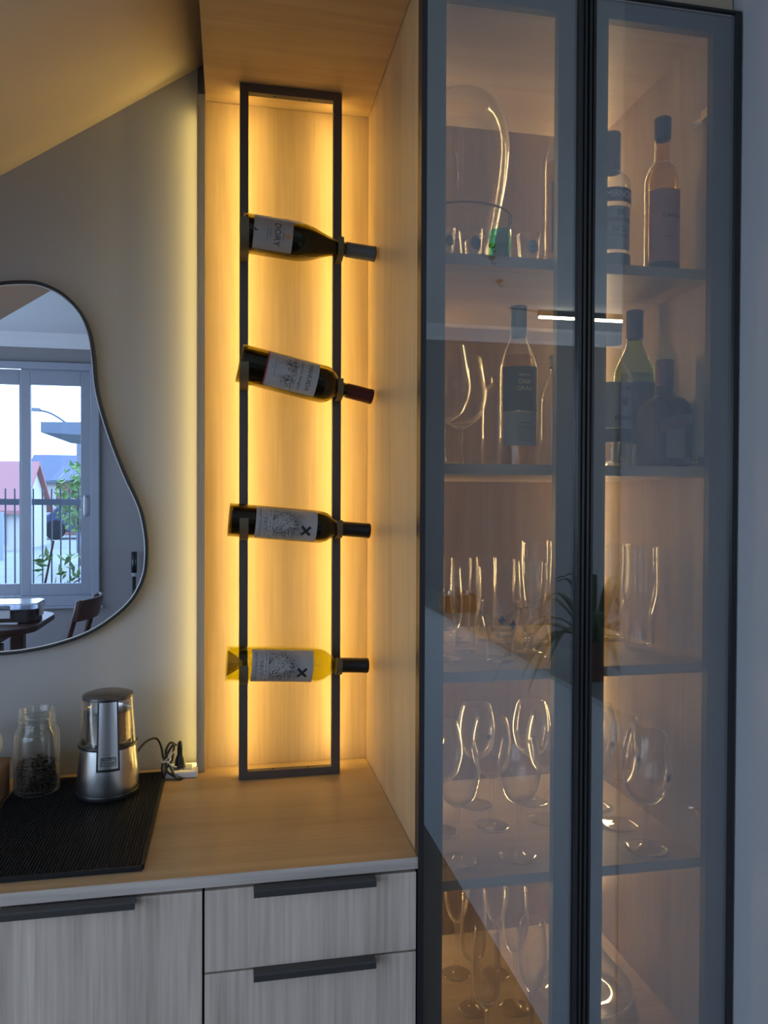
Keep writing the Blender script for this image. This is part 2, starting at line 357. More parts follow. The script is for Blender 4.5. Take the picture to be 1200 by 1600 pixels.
# short full-height wall beside the cabinet, then the low wall with its cap
struct('wall_right', MB().box(.8655, 1.06, .79, 1.712, 0, 2.79), pm('blue_grey_plaster', (.34, .345, .37), .75, bump=(60, .12)))
struct('wall_low', MB().box(.862, 1.06, -2.0, .79, 0, .985), pm('low_wall_paint', (.40, .41, .42), .7))
struct('trim_2', MB().box(.858, 1.064, -2.0, .79, .985, 1.0), pm('grey_cap', (.30, .32, .30), .5), bevel=.002)
# sloping soffit over the counter
def sz(x): return 2.1306+.669*(x+.4643)
so = MB(); n0 = 0
so.v = [(-3.2, .93, sz(-3.2)+1.5), (-3.2, 1.70, sz(-3.2)+1.5)]; so.v = []
xl, xr = -2.2, -.0575
so.v = [(xl, .93, sz(xl)), (xr, .93, sz(xr)), (xr, 1.70, sz(xr)), (xl, 1.70, sz(xl)), (xl, .93, sz(xl)+.1), (xr, .93, sz(xr)+.1), (xr, 1.70, sz(xr)+.1), (xl, 1.70, sz(xl)+.1)]
so.f = [(0, 1, 2, 3), (4, 5, 6, 7), (0, 1, 5, 4), (1, 2, 6, 5), (2, 3, 7, 6), (3, 0, 4, 7)]
struct('ceiling_slope', so, pm('soffit_plaster', (.52, .43, .35), .8, bump=(50, .06)))
struct('wall_soffit', MB().prism([(xl, sz(xl)+.1), (xr, sz(xr)+.1), (xr, 2.79), (xl, 2.79)], .93, .98), M_ceil)

# windows of the opposite wall: a real one widened, and an added one
def window(name, x0, x1, px):
    r = empty(name, ((x0+x1)/2, -3.2, .63)); r['kind'] = 'structure'; cx = (x0+x1)/2
    L = lambda a: a-cx
    c = MB(); z0, z1 = 0, 1.94; a, b = L(x0), L(x1)
    c.box(a, a+.065, -.02, .03, z0, z1).box(b-.065, b, -.02, .03, z0, z1).box(a+.065, b-.065, -.02, .03, z1-.056, z1).box(a+.065, b-.065, -.02, .03, z0, z0+.08)
    c.build('casing', M_whitep, r, bevel=.004)
    for i, (p0, p1) in enumerate(px):
        sa, sb = L(p0), L(p1); last = i == len(px)-1; yo = -.055 if last else -.075
        fs = MB().box(sa-.07, sa, yo, yo+.045, .08, 1.884).box(sb, sb+.075, yo, yo+.045, .08, 1.884).box(sa, sb, yo, yo+.045, .08, .175).box(sa, sb, yo, yo+.045, 1.765, 1.884)
        so_ = fs.build('sash', M_whitep, r, bevel=.003)
        MB().box(sa, sb, yo+.02, yo+.025, .175, 1.765).build('pane', M_winglass, so_)
        if last:
            MB().tube(crom([(sb+.035, yo+.045, .72), (sb+.035, yo+.075, .74), (sb+.035, yo+.08, .80), (sb+.035, yo+.075, .86), (sb+.035, yo+.045, .88)], 4), .008).build('handle', M_white, so_, smooth=True)
    MB().box(a-.03, b+.03, -.16, .05, -.02, .0).build('window_sill', M_whitep, r, bevel=.004)
    return r
window('window_1', -3.17, -1.05, [(-3.03, -2.62), (-2.53, -2.12), (-2.04, -1.664), (-1.575, -1.197)])  # unseen left panes added to widen the window for frontal daylight
window('added_window_right', 3.0, 4.5, [(3.15, 3.68), (3.78, 4.32)])  # unseen window added for more daylight from the right

# unseen glazing added in both side walls, for daylight on fronts and far wall
g3 = empty('added_glazing_left', (-3.275, -1.10, .05))  # added to light the cabinet fronts from the left
g4 = empty('added_glazing_right', (4.675, -1.20, .05)); G4 = [(g3, k, -1.85, .925) for k in range(4)]+[(g4, k, -1.4, .9333) for k in range(3)]  # right-hand glazing added to brighten the far wall and ceiling
for gl_, k, ys, wd in G4:
    gl_['kind'] = 'structure'; y0 = ys+k*wd; y1 = y0+wd
    fs = MB().box(-.03, .03, y0+.003, y0+.06, 0, 2.4).box(-.03, .03, y1-.06, y1-.003, 0, 2.4).box(-.03, .03, y0+.06, y1-.06, 0, .07).box(-.03, .03, y0+.06, y1-.06, 2.33, 2.4).build('sash', M_whitep, gl_, bevel=.003)
    MB().box(-.004, .004, y0+.06, y1-.06, .07, 2.33).build('pane', M_winglass, fs)

# ------------------------------------------------------------------ base cabinets and counter
ZC = .898
def handle(parent, x0, x1, zt):
    o = MB(); pr = [(1.2, zt+.0035), (1.182, zt+.0035), (1.180, zt+.001), (1.180, zt-.008), (1.1825, zt-.008), (1.1825, zt-.001), (1.1985, zt+.001), (1.1985, zt-.006), (1.2, zt-.006)]
    return o.prism([(p[0], p[1]) for p in pr], x0, x1, 'X').build('handle', M_handle, parent)
r = empty('base_cabinet', (0, 0, 0), 0, 'grey oak base cabinet with one door under the black mat', 'cabinet')
MB().box(-.43, -.0425, 1.222, 1.70, .08, .879).box(-.43, -.0425, 1.26, 1.70, 0, .08).build('carcass', M_void, r)
d = MB().box(-.427, -.0438, 1.2, 1.2195, .10, .8742).build('door', M_front, r, bevel=.0008); handle(d, -.3287, -.1403, .8742)
r = empty('base_cabinet', (0, 0, 0), 0, 'grey oak drawer unit under the counter, beside the glazed cabinet', 'cabinet')
MB().box(-.0415, .2940, 1.222, 1.70, .08, .879).box(-.0415, .294, 1.26, 1.70, 0, .08).build('carcass', M_void, r)
for z0, z1 in ((.7483, .8742), (.5, .7450), (.10, .4967)):
    d = MB().box(-.0403, .2922, 1.2, 1.2195, z0, z1).build('drawer', M_front, r, bevel=.0008); handle(d, .0333, .2235, z1)
r = empty('base_cabinet', (0, 0, 0), 0, 'grey oak base cabinet left of the picture edge', 'cabinet')
MB().box(-1.19, -.432, 1.222, 1.69, .08, .879).box(-1.19, -.432, 1.26, 1.69, 0, .08).build('carcass', M_void, r)
d = MB().box(-.812, -.4305, 1.2, 1.2195, .10, .8742).build('door', M_front, r, bevel=.0008); handle(d, -.715, -.525, .8742)
d = MB().box(-1.19, -.815, 1.2, 1.2195, .10, .8742).build('door', M_front, r, bevel=.0008); handle(d, -1.10, -.91, .8742)
r = empty('countertop', (0, 0, ZC), 0, 'oak worktop running from the left edge to the glazed cabinet', 'countertop')
MB().box(-1.19, .2945, 1.2008, 1.6985, -.0188, 0).build('worktop_board', wood('oak_worktop', OAK_D, OAK_L, 'X', .4), r)
MB().box(-1.19, .2945, 1.2, 1.2008, -.0188, -.0004).build('edge_band', wood('oak_edge', (.29, .243, .212), (.62, .54, .49), 'X', .5, 1.1, .36), r)

# ------------------------------------------------------------------ lit niche
r = empty('niche_panel', (.12, 1.69, ZC), 0, 'oak back panel of the lit niche behind the bottle rack', 'wall panel')
MB().box(-.1757, .1750, 0, .0210, .0005, 1.4215).build('board', M_oakZ, r)
st = MB().box(-.1893, -.1759, -.030, .0105, .0005, 1.421).box(-.1925, -.1893, -.030, -.024, .0005, 1.421).build('edge_stile', wood('grey_edge', (.20, .175, .16), (.31, .28, .26), 'Z', .5), r, bevel=.0006)
MB().box(-.1905, -.1893, -.022, -.006, .01, 1.40).build('light_strip', M_ledw, st)
r = empty('bulkhead', (.12, 1.45, 2.32), 0, 'oak board ceiling over the bottle rack niche', 'bulkhead')
MB().box(-.1757, .1745, -.25, .2398, 0, .018).build('board', M_oakX, r)
MB().box(-.1757, .1745, -.25, -.232, .018, .46).build('fascia', M_oakX, r)

# ------------------------------------------------------------------ bottle rack
RK = empty('bottle_rack', (.1189, 1.61, ZC), 0, 'dark metal ladder rack holding four bottles in the lit niche', 'rack')
RT = 1.4215
for x in (-.0957, .0957):
    b = MB().box(x-.0088, x+.0088, -.010, .006, .0002, RT).build('upright', M_rack, RK, bevel=.0008)
    MB().box(x-.005, x+.005, .006, .0245, .010, RT-.010).build('light_housing', M_rack, b)
    MB().box(x-.0036, x+.0036, .0247, .0275, .012, RT-.012).build('light_strip', M_led, b)
for z0, z1 in ((.0002, .0165), (RT-.0175, RT)):
    b = MB().box(-.0869, .0869, -.010, .006, z0, z1).build('crossbar', M_rack, RK, bevel=.0006)
    for x in (-.034, .038):
        zz = z1 if z0 < .1 else z0
        MB().lathe([(0, zz+.0004), (.0022, zz+.0004), (.0022, zz-.0004), (0, zz-.0004)], 10, x, -.002).build('screw', M_void, b)
def clip(xc, yb, zc, rad, wid, lift, drop=.003):
    """J-shaped strap: from the bar, under the bottle and up its front"""
    lx, ly, lz = xc-.1189, yb-1.61, zc-ZC; th = .0024; ro = rad+.0022
    path = [(-.010, -ro-drop), (ly+.4*ro, -ro-drop)]
    path = [(-.010, lz-ro-drop)] + [(ly+ro*math.cos(a), lz+ro*math.sin(a)) for a in [(-.5*PI)-k*(.5*PI)/8 for k in range(0, 9)]] + [(ly-ro, lz+lift)]
    poly_o = path; poly = []
    n = len(path); nr = []
    for i in range(n):
        t = Vector(path[min(i+1, n-1)])-Vector(path[max(i-1, 0)]); t.normalize(); nr.append(Vector((t.y, -t.x)))
    inner = [tuple(Vector(p)) for p in path]; outer = [tuple(Vector(p)-q*th) for p, q in zip(path, nr)]
    test = outer[5]; 
    if (Vector(test)-Vector((ly, lz))).length < ro: outer = [tuple(Vector(p)+q*th) for p, q in zip(path, nr)]
    mb = MB(); k = n
    for x in (lx-wid/2, lx+wid/2): mb.v += [(x, p[0], p[1]) for p in inner] + [(x, p[0], p[1]) for p in outer]
    m2 = 2*k
    for i in range(k-1):
        mb.f += [(i, i+1, m2+i+1, m2+i), (k+i, k+i+1, m2+k+i+1, m2+k+i), (i, i+1, k+i+1, k+i), (m2+i, m2+i+1, m2+k+i+1, m2+k+i)]
    mb.f += [(0, k, m2+k, m2), (k-1, 2*k-1, m2+2*k-1, m2+k-1)]
    return mb.build('clip', M_clip, RK, smooth=True, angle=.6)

# ------------------------------------------------------------------ bottles
def make_bottle(name, label, loc, body, glass, cap=None, liquid=None, seg=40, cat='bottle', rot=None, group=None, finish='capsule'):
    r = empty(name, loc, 0, label, cat, group)
    if rot is not None: r.rotation_mode = 'QUATERNION'; r.rotation_quaternion = rot
    pf = prof(body, 5); MB().lathe([(0, pf[0][1])]+pf, seg).build('glass_body', glass, r, smooth=True, angle=.9)
    if liquid:
        m, z1, sc = liquid
        ip = [(max(.001, a*sc), z) for a, z in pf if .004 < z < z1]; ip = [(0, .012), (ip[0][0]*.6, .006)]+ip+[(ip[-1][0], z1), (0, z1)]
        MB().lathe(ip, seg).build('wine' if 'wine' in name else 'liquid', m, r, smooth=True, angle=.9)
    if cap:
        m, z0, z1, ra = cap
        MB().lathe([(ra*.9, z0), (ra, z0+.0005), (ra, z1-.008), (ra*1.03, z1-.007), (ra*1.03, z1-.0015), (ra*.97, z1), (0, z1)], 28).build(finish, m, r, smooth=True, angle=.6)
    return r
def lab(r, m, rad, z0, z1, half, name='label', phi=FR, seg=28, label=None):
    o = MB().patch(rad+.0004, z0, z1, phi-half, phi+half, seg).build(name, m, r, smooth=True)
    if label: o['label'] = label
    return o
def lying(A, B):
    A, B = Vector(A), Vector(B); z = (B-A).normalized(); y = Vector((0, 1, 0)); y = (y-z*y.dot(z)).normalized(); x = y.cross(z)
    return Matrix((x, y, z)).transposed().to_quaternion()
def bordeaux(R, L, sh, nk):
    return [(R*.80, .002), (R*.97, .0), (R, .004), (R, .05), (R, sh*.7), (R, sh-.004), (R*.975, sh+(nk-sh)*.25), (R*.87, sh+(nk-sh)*.55), (R*.66, sh+(nk-sh)*.82), (.0178, nk+.001), (.0145, nk+.010), (.0138, L-.012), (.0145, L-.004), (.0140, L)]
def burgundy(R, L, sh, nk):
    return [(R*.80, .002), (R*.97, .0), (R, .004), (R, .05), (R, sh*.8), (R*.985, sh), (R*.86, sh+(nk-sh)*.35), (R*.62, sh+(nk-sh)*.68), (.0165, nk), (.0145, nk+.02), (.0138, L-.012), (.0145, L-.004), (.0140, L)]
# top: long-shouldered dark bottle, blue-grey capsule
A, B = (.0211, 1.561, 2.0028), (.2897, 1.576, 1.9829); Lb = .2695
b1 = make_bottle('wine_bottle', 'dark wine bottle with a blue-grey capsule and DORY label, topmost in the rack', A, burgundy(.0385, Lb, .112, .184), M_olive, (M_capgrey, .208, Lb+.001, .0152), (M_redwine, .215, .82), rot=lying(A, B))
M_lab1 = engraved('label_wash', (.30, .28, .275), (.26, .17, .12), 'wash')
l = lab(b1, M_lab1, .0385, .018, .0945, 1.02)
wrap_text(l, 'DORY', .0175, .0385, FR+.12, .064, M_ink, sx_=.95); wrap_text(l, 'RED BLEND', .0036, .0385, FR+.1, .0500, M_ink); wrap_text(l, 'PATAGONIA ARGENTINA', .0030, .0385, FR+.1, .0445, M_ink); wrap_text(l, '2021', .0030, .0385, FR, .0375, M_ink)
wrap_text(l, 'RESERVA', .0038, .0385, FR+.2, .0765, M_ink)
decal(l, disc(.0050, .0052), .0389, FR+.18, .0855, M_orange)
decal(l, [(-.0042, -.0040), (.0, -.0012), (.0016, .0040), (.0034, .0024), (.0028, -.0016), (.0044, -.0040), (.0005, -.0030)], .0389, FR+.02, .0225, M_ink)
lab(b1, M_paper, .0387, .018, .112, .13, 'tax_strip', FR-.86)
# second: red capsule
A, B = (.0152, 1.561, 1.745), (.2841, 1.576, 1.6879); Lb = .2753
b2 = make_bottle('wine_bottle', 'dark wine bottle with a dark red capsule and MAHUIDA label, second from the top', A, bordeaux(.0385, Lb, .166, .200), M_olive, (M_capred, .220, Lb+.001, .0152), (M_redwine, .222, .82), rot=lying(A, B))
M_lab2 = engraved('label_vines', (.34, .34, .345), (.05, .05, .055), 'vines')
l = lab(b2, M_lab2, .0385, .052, .154, 1.02)
wrap_text(l, 'MAHUIDA', .0125, .0385, FR, .136, M_ink, sx_=1.0); wrap_text(l, 'Cabernet Sauvignon', .0078, .0385, FR, .1195, M_ink, italic=.35); wrap_text(l, 'VALLE CENTRAL DE MAIPO', .0030, .0385, FR-.1, .0670, M_ink); wrap_text(l, '2022', .0028, .0385, FR-.1, .0620, M_ink)
o = MB().patch(.0391, .049, .052, FR-1.02, FR+1.02, 28).build('label_stripe', M_red, l); o['label'] = 'thin red stripe at the label foot'
# third and fourth: the engraved pair
def toro(label, A, B, R, glass, wine, zl, words):
    Lb = (Vector(B)-Vector(A)).length
    b = make_bottle('wine_bottle', label, A, bordeaux(R, Lb, .176, .212), glass, (M_capblack, .222, Lb+.001, .0152), wine, rot=lying(A, B))
    l = lab(b, M_lab3, R, zl, zl+.122, 1.10)
    wrap_text(l, words, .0052, R, FR, zl+.0085, M_ink, sx_=1.0)
    bn = MB().patch(lambda z: R+.0008, zl+.0235, zl+.0325, FR-.85, FR+.85, 20).build('banner', M_paperw, l)
    wrap_text(bn, 'CORDERO  CON  PIEL  DE  LOBO', .0052, R+.0004, FR, zl+.028, M_ink, sx_=.82)
    # windmill sails: four straight arms crossed on the paper
    for s_ in (1, -1):
        q = [(-.0125, -.0026), (-.004, -.0026), (.004, -.0026), (.0125, -.0026), (.0125, .0026), (.004, .0026), (-.004, .0026), (-.0125, .0026)]
        decal(l, [((a-h*s_)*.7071, (a*s_+h)*.7071) for a, h in q], R+.0006, FR, zl+.100, M_ink, 'windmill_sail', .010)
    return b
M_lab3 = engraved('label_engraving', (.34, .335, .34), (.022, .022, .026), 'fleece')
toro('dark wine bottle with a black capsule and engraved sheep label, third from the top', (-.005, 1.5655, 1.4337), (.2797, 1.577, 1.4099), .0335, M_olive, (M_redwine, .226, .84), .050, 'CABERNET SAUVIGNON 2021')
wb4 = toro('pale yellow white wine bottle with a black capsule, lowest in the rack', (-.0102, 1.562, 1.1478), (.2767, 1.576, 1.1295), .0355, M_pale, (M_yellowwine, .222, .9), .047, 'BLEND DE BLANCAS 2024')
MB().lathe([(.0255, .001), (.018, .014), (.006, .030), (0, .032)], 24).build('punt', M_olive, wb4, smooth=True)
for zc, rad, yb, lift in ((2.0022, .0385, 1.561, .018), (1.7415, .0385, 1.561, -.004), (1.4315, .0335, 1.5655, .006), (1.1460, .0355, 1.562, .003)): clip(.0232, yb, zc, rad, .0172, lift)
for zc, yb, rd in ((1.9885, 1.572, .0172), (1.7030, 1.572, .0168), (1.4155, 1.574, .0152), (1.1335, 1.573, .0152)): clip(.2160, yb, zc, rd, .0115, .017)

# ------------------------------------------------------------------ display cabinet
CB = empty('display_cabinet', (.58, 1.20, 0), 0, 'tall oak display cabinet with two dark framed glass doors', 'cabinet')
def cl(mb_args, name, m, parent=None, bevel=0.0):
    x0, x1, y0, y1, z0, z1 = mb_args
    return MB().box(x0-.58, x1-.58, y0-1.2, y1-1.2, z0, z1).build(name, m, parent or CB, bevel=bevel)
CL0, CL1, CR0, CR1 = .2955, .3130, .8390, .8620
lp = cl((CL0, CL1, 1.222, 1.7105, 0, 2.338), 'side_panel', M_oakZ); rp_ = cl((CR0, CR1, 1.222, 1.7105, 0, 2.338), 'side_panel', M_cabZ)
cl((CL1, CR0, 1.690, 1.7105, .06, 2.32), 'back_panel', M_cabZ); cl((CL1, CR0, 1.222, 1.7105, 2.32, 2.338), 'top_panel', M_cabX)
cl((CL1, CR0, 1.24, 1.70, 0, .06), 'plinth', M_void)
SH = (1.885, 1.535, 1.185, .834, .480); SB = SH
for z in SH+(.12,): cl((CL1+.0004, CR0-.0004, 1.240, 1.6895, z-.018, z), 'shelf', M_cabX, bevel=.0006)
cl((CL0, CR1, 1.222, 1.70, 2.338, 2.789), 'top_filler', M_cabX)
# vertical LED profiles in the rear corners; the left one added for bright glass edges
for i, z in enumerate((2.318,)+tuple(s-.019 for s in SH[:4])):
    lo = SH[i]+.002
    for x0, x1 in ((CL1+.0005, CL1+.0085), (CR0-.0085, CR0-.0005)):
        cl((x0, x1, 1.678, 1.6895, lo+(z-lo)*.25, z-.004), 'light_strip', M_ledc)
def door(x0, x1, bl, br, hl, hr):
    """glass leaf over a flat dark border frame; bl/br border edges, hl/hr profile widths on each side"""
    z0, z1 = .066, 2.3185
    gl = cl((x0+hl*.4, x1-hr*.4, 1.1995, 1.2035, z0+.003, z1-.003), 'door', M_pane)
    def sub(mb, name, m, bevel=0.0): return mb.build(name, m, gl, bevel=bevel)
    y0, y1 = .0040, .0200; f = MB(); a, b = x0+hl-.58, x1-hr-.58; c, d_ = bl-.58, br-.58
    f.box(a, c, y0, y1, z0, z1-.006).box(d_, b, y0, y1, z0, z1-.006).box(c, d_, y0, y1, 2.281, z1-.006).box(c, d_, y0, y1, z0, .105)
    sub(f, 'border', M_border)
    p = MB()
    for (q0, q1, big) in ((x0, x0+hl, hl > .0125), (x1-hr, x1, hr > .0125)):
        q0 -= .58; q1 -= .58
        if not big: p.box(q0, q1, -.004, .0205, z0-.002, z1)
        else:
            p.box(q0, q1, .0, .0205, z0-.002, z1); wd = q1-q0
            for k in range(2): p.box(q0+wd*(.06+.5*k), q0+wd*(.36+.5*k), -.009, .0, z0-.002, z1)
    p.box(x0+hl-.58, x1-hr-.58, -.004, .0035, z1-.004, z1).box(x0+hl-.58, x1-hr-.58, -.004, .0035, z0-.002, z0+.003)
    sub(p, 'edge_profile', M_black)
door(.2945, .5765, .3367, .5290, .0090, .0150)
door(.5775, .8615, .6180, .8130, .0145, .0090)
for z in (2.166, 1.545, .905):
    h = MB().box(CR0-.0036-.58, CR0-.0004-.58, .055, .095, z-.006, z+.006); h.box(CR0-.012-.58, CR0-.0036-.58, .038, .060, z-.009, z+.009)
    o = h.build('hinge', M_chrome, rp_, bevel=.001)
    for y in (.064, .086): MB().lathe([(0, -.003), (.0035, -.002), (.0042, 0), (.0035, .002), (0, .003)], 10, CR0-.0055-.58, y).build('screw', M_chrome, o).location.z = z

# ------------------------------------------------------------------ glassware
SH = tuple(z+.0006 for z in SB)              # things stand a hair above the boards
def wall_prof(outer, t, zin, n=6):
    """outer profile foot-to-rim plus an inner wall t inside it, from the rim down to zin"""
    o = prof(outer, n); top = o[-1]
    inner = [(max(0, a-t), z) for a, z in o if z > zin+.002]; inner[-1] = (top[0]-t*.8, top[1])
    return o+[(top[0]-t*.4, top[1]+.0004)]+inner[::-1]+[(inner[0][0]*.5, zin), (0, zin)]
def stem_glass(name, label, loc, foot_r, bowl, h_bowl, rim_h, stem_r=.0032, cat='wine glass', group=None, t=.0009):
    r = empty(name, loc, 0, label, cat, group)
    MB().lathe(wall_prof([(.0045, h_bowl-.006)]+bowl, t, h_bowl+.003), 40).build('bowl', M_glass, r, smooth=True)
    MB().lathe(prof([(.0060, .008), (.0042, .016), (stem_r, .03), (stem_r, h_bowl*.6), (stem_r*1.1, h_bowl-.018), (.0045, h_bowl-.006)], 4), 20).build('stem', M_glass, r, smooth=True)
    MB().lathe([(0, 0), (foot_r*.6, .0), (foot_r-.0006, .0), (foot_r, .0008), (foot_r-.0006, .0016)]+prof([(foot_r*.75, .0025), (foot_r*.45, .0042), (.0095, .0060), (.0060, .008)], 3), 40).build('foot', M_foot, r, smooth=True)
    return r
GW = 'stemmed wine glasses on the fourth shelf'
hb = .100; bw = [(.018, hb+.002), (.031, hb+.018), (.0385, hb+.045), (.0395, hb+.062), (.0365, hb+.088), (.0305, .212)]
g1 = stem_glass('wine_glass', 'front white wine glass left of the door bars on the fourth shelf', (.506, 1.304, SH[3]), .0345, bw, hb, .212, group=GW)
for loc, lb in (((.3935, 1.3075), 'leftmost front wine glass on the fourth shelf, by the left door border'),
                ((.5005, 1.4355), 'second row wine glass on the fourth shelf with a small label on its foot'),
                ((.397, 1.428), 'wine glass at the left in the second row on the fourth shelf'),
                ((.617, 1.4446), 'wine glass beside the right border of the left door, second row, fourth shelf'),
                ((.504, 1.542), 'back row wine glass on the fourth shelf with a square blue sticker on its bowl'),
                ((.6245, 1.537), 'back row wine glass on the fourth shelf, right of the stickered one')):
    g = dup(g1, (loc[0], loc[1], SH[3]), lb)
    if 'square' in lb: MB().patch(.0388, .146, .158, FR+.28, FR+.62, 6).build('sticker', M_blueink, g)
    if 'small label' in lb: MB().box(-.016, -.002, -.024, -.014, .0036, .0040).build('sticker', M_paper, g)
hb = .087; bwr = [(.020, hb+.002), (.036, hb+.020), (.0445, hb+.052), (.0450, hb+.068), (.0415, hb+.098), (.0345, .215)]
g2 = stem_glass('wine_glass', 'large red wine glass in front behind the right door, fourth shelf', (.749, 1.2905, SH[3]), .0385, bwr, hb, .215, group=GW)
MB().patch(.0449, .135, .147, FR+.35, FR+.62, 6).build('sticker', M_greylab, g2)
g = dup(g2, (.7504, 1.3965, SH[3]), 'red wine glass with a round sticker, behind the front one in the right door'); g.children[3].scale = (1, 1, 1)
dup(g2, (.7442, 1.4900, SH[3]), 'rearmost red wine glass on the fourth shelf, partly behind the door bars')
# flutes on the lowest visible shelf
GF = 'sparkling wine flutes on the bottom shelf'
hb = .106; bf = [(.0085, hb+.004), (.0170, hb+.018), (.0235, hb+.040), (.0263, hb+.066), (.0255, hb+.092), (.0222, .236)]
f1 = stem_glass('champagne_flute', 'tapered flute standing third from left behind the left door, bottom shelf', (.5442, 1.4178, SH[4]), .0295, bf, hb, .236, .0030, 'champagne flute', GF)
for loc, lb in (((.4637, 1.5458), 'flute at the back left corner of the bottom shelf'), ((.5437, 1.5283), 'flute in the back row of the bottom shelf, right of the corner one'),
                ((.5320, 1.3000), 'frontmost right flute in the bottom shelf, base below the picture')):
    dup(f1, (loc[0], loc[1], SH[4]), lb)
hb = .090; bf2 = [(.0090, hb+.004), (.0190, hb+.014), (.0245, hb+.030), (.0257, hb+.050), (.0245, hb+.090), (.0222, .232)]
f2 = stem_glass('champagne_flute', 'straight-sided flute second from left on the bottom shelf', (.4636, 1.4313, SH[4]), .0288, bf2, hb, .232, .0030, 'champagne flute', GF)
dup(f2, (.4463, 1.3000, SH[4]), 'frontmost left flute in the bottom shelf, straight sided, base below the picture')
# decanter beside them
r = empty('wine_decanter', (.700, 1.435, SH[4]), 0, 'broad clear glass decanter on the bottom shelf behind the door bars', 'decanter')
MB().lathe(wall_prof([(.0, .004), (.06, .001), (.088, .004), (.0935, .016), (.086, .032), (.058, .062), (.034, .095), (.020, .135), (.0165, .180), (.020, .215), (.030, .238)], .0018, .010), 48).build('body', M_glass, r, smooth=True)

# third shelf: beer glasses
GB = 'beer glasses on the third shelf'
def tumbler(name, label, loc, outer, t=.0016, zin=.008, group=GB, m=None, cat='beer glass'):
    r = empty(name, loc, 0, label, cat, group); MB().lathe(wall_prof([(0, .0008)]+outer, t, zin), 40).build('body', m or M_glass, r, smooth=True); return r
Z3 = SH[2]
wz = [(.0245, 0), (.0256, .003), (.0250, .012), (.0212, .045), (.0222, .062), (.0300, .090), (.0350, .115), (.0345, .150), (.0335, .199)]
j1 = tumbler('beer_glass', 'waisted tall beer glass in front behind the right door, third shelf', (.782, 1.3755, Z3), wz)
dup(j1, (.7776, 1.4754, Z3), 'waisted tall beer glass just behind the front one in the right door')
# short goblets at the left
hb = .048; bg_ = [(.012, hb+.003), (.0225, hb+.014), (.0275, hb+.040), (.0265, hb+.075), (.0232, .165)]
q1 = stem_glass('beer_goblet', 'short stemmed beer goblet at the left front of the third shelf', (.3835, 1.3458, Z3), .0258, bg_, hb, .165, .0055, 'beer glass', GB, .0014)
dup(q1, (.379, 1.452, Z3), 'short stemmed beer goblet second in line at the left of the third shelf')
# the printed nonic tumbler
ns = [(.0215, 0), (.0230, .003), (.0232, .012), (.0250, .040), (.0290, .060), (.0345, .080), (.0348, .088), (.0335, .096), (.0338, .107)]
e = tumbler('beer_glass', 'half-pint beer tumbler with dark blue crest and two words, front of the third shelf', (.4724, 1.3138, Z3), ns)
wrap_text(e, 'Blumenau', .0105, .0292, FR-.25, .0600, M_blueink, sx_=.95); wrap_text(e, 'Eisenbahn', .0105, .0268, FR+.2, .0490, M_blueink, sx_=.95)
for dx, zz in ((-.25, .078), (.35, .070)):
    decal(e, [(.0058*(1+.35*math.cos(4*a))*math.cos(a), .0070*(1+.35*math.cos(4*a))*math.sin(a)) for a in [2*PI*k/16 for k in range(16)]], .0350, FR+dx, zz, M_blueink, 'crest')
# straight tall pilsner glasses
pl = [(.0170, 0), (.0186, .003), (.0180, .010), (.0185, .060), (.0205, .110), (.0218, .171)]
p1 = tumbler('beer_glass', 'slim straight pilsner glass in the back row of the third shelf', (.5150, 1.5195, Z3), pl)
for loc, lb in (((.5380, 1.470), 'slim straight pilsner glass right behind the crested tumbler'), ((.4560, 1.500), 'slim straight pilsner glass at the left of the back row, third shelf'), ((.4150, 1.560), 'slim straight pilsner glass in the back left corner of the third shelf')):
    dup(p1, (loc[0], loc[1], Z3), lb)
cw = [(.0225, 0), (.0240, .003), (.0235, .012), (.0195, .045), (.0205, .060), (.0270, .090), (.0290, .115), (.0285, .161)]
c1 = tumbler('beer_glass', 'waisted beer glass left of the crested tumbler, third shelf', (.4360, 1.4050, Z3), cw)
tw = [(.0265, 0), (.0285, .003), (.0275, .012), (.0205, .050), (.0215, .075), (.0270, .120), (.0300, .165), (.0292, .207)]
tumbler('beer_glass', 'tallest wheat beer glass near the door bars, third shelf', (.5983, 1.4550, Z3), tw)
hb = .030; bp_ = [(.008, hb+.003), (.0130, hb+.012), (.0180, hb+.045), (.0215, hb+.090), (.0240, .172)]
k1 = stem_glass('pilsner_goblet', 'footed flared pilsner glass right of the crested tumbler, third shelf', (.5560, 1.3820, Z3), .0250, bp_, hb, .172, .0060, 'beer glass', GB, .0014)
dup(k1, (.5850, 1.3200, Z3), 'footed flared pilsner glass nearest the door bars, third shelf')

# second shelf
Z2 = SH[1]
hb = .078; bb = [(.020, hb+.002), (.038, hb+.018), (.0475, hb+.048), (.0480, hb+.068), (.0430, hb+.100), (.0380, .206)]
v1 = stem_glass('balloon_glass', 'balloon wine glass nearest the pale bottle on the second shelf', (.4226, 1.400, Z2), .0345, bb, hb, .206)
dup(v1, (.3640, 1.310, Z2), 'balloon wine glass half behind the left door border, second shelf')
wb = [(.026, .002), (.0325, 0), (.0340, .004), (.0340, .09), (.0340, .165), (.0325, .185), (.0240, .212), (.0165, .230), (.0140, .248), (.0138, .286), (.0143, .290)]
b = make_bottle('spirit_bottle', 'clear tall bottle with dark and grey labels, beside the balloon glasses', (.5118, 1.335, Z2), wb, M_clearb, (M_capgrey, .236, .291, .0152), (M_paleliq, .20, .92), cat='bottle')
l = lab(b, M_darklab, .0340, .098, .178, 1.25); wrap_text(l, 'FAMILIA', .0060, .0340, FR, .162, M_gold); wrap_text(l, 'DEBI', .0110, .0340, FR, .1500, M_gold); wrap_text(l, 'GRAU', .0110, .0340, FR, .1380, M_gold)
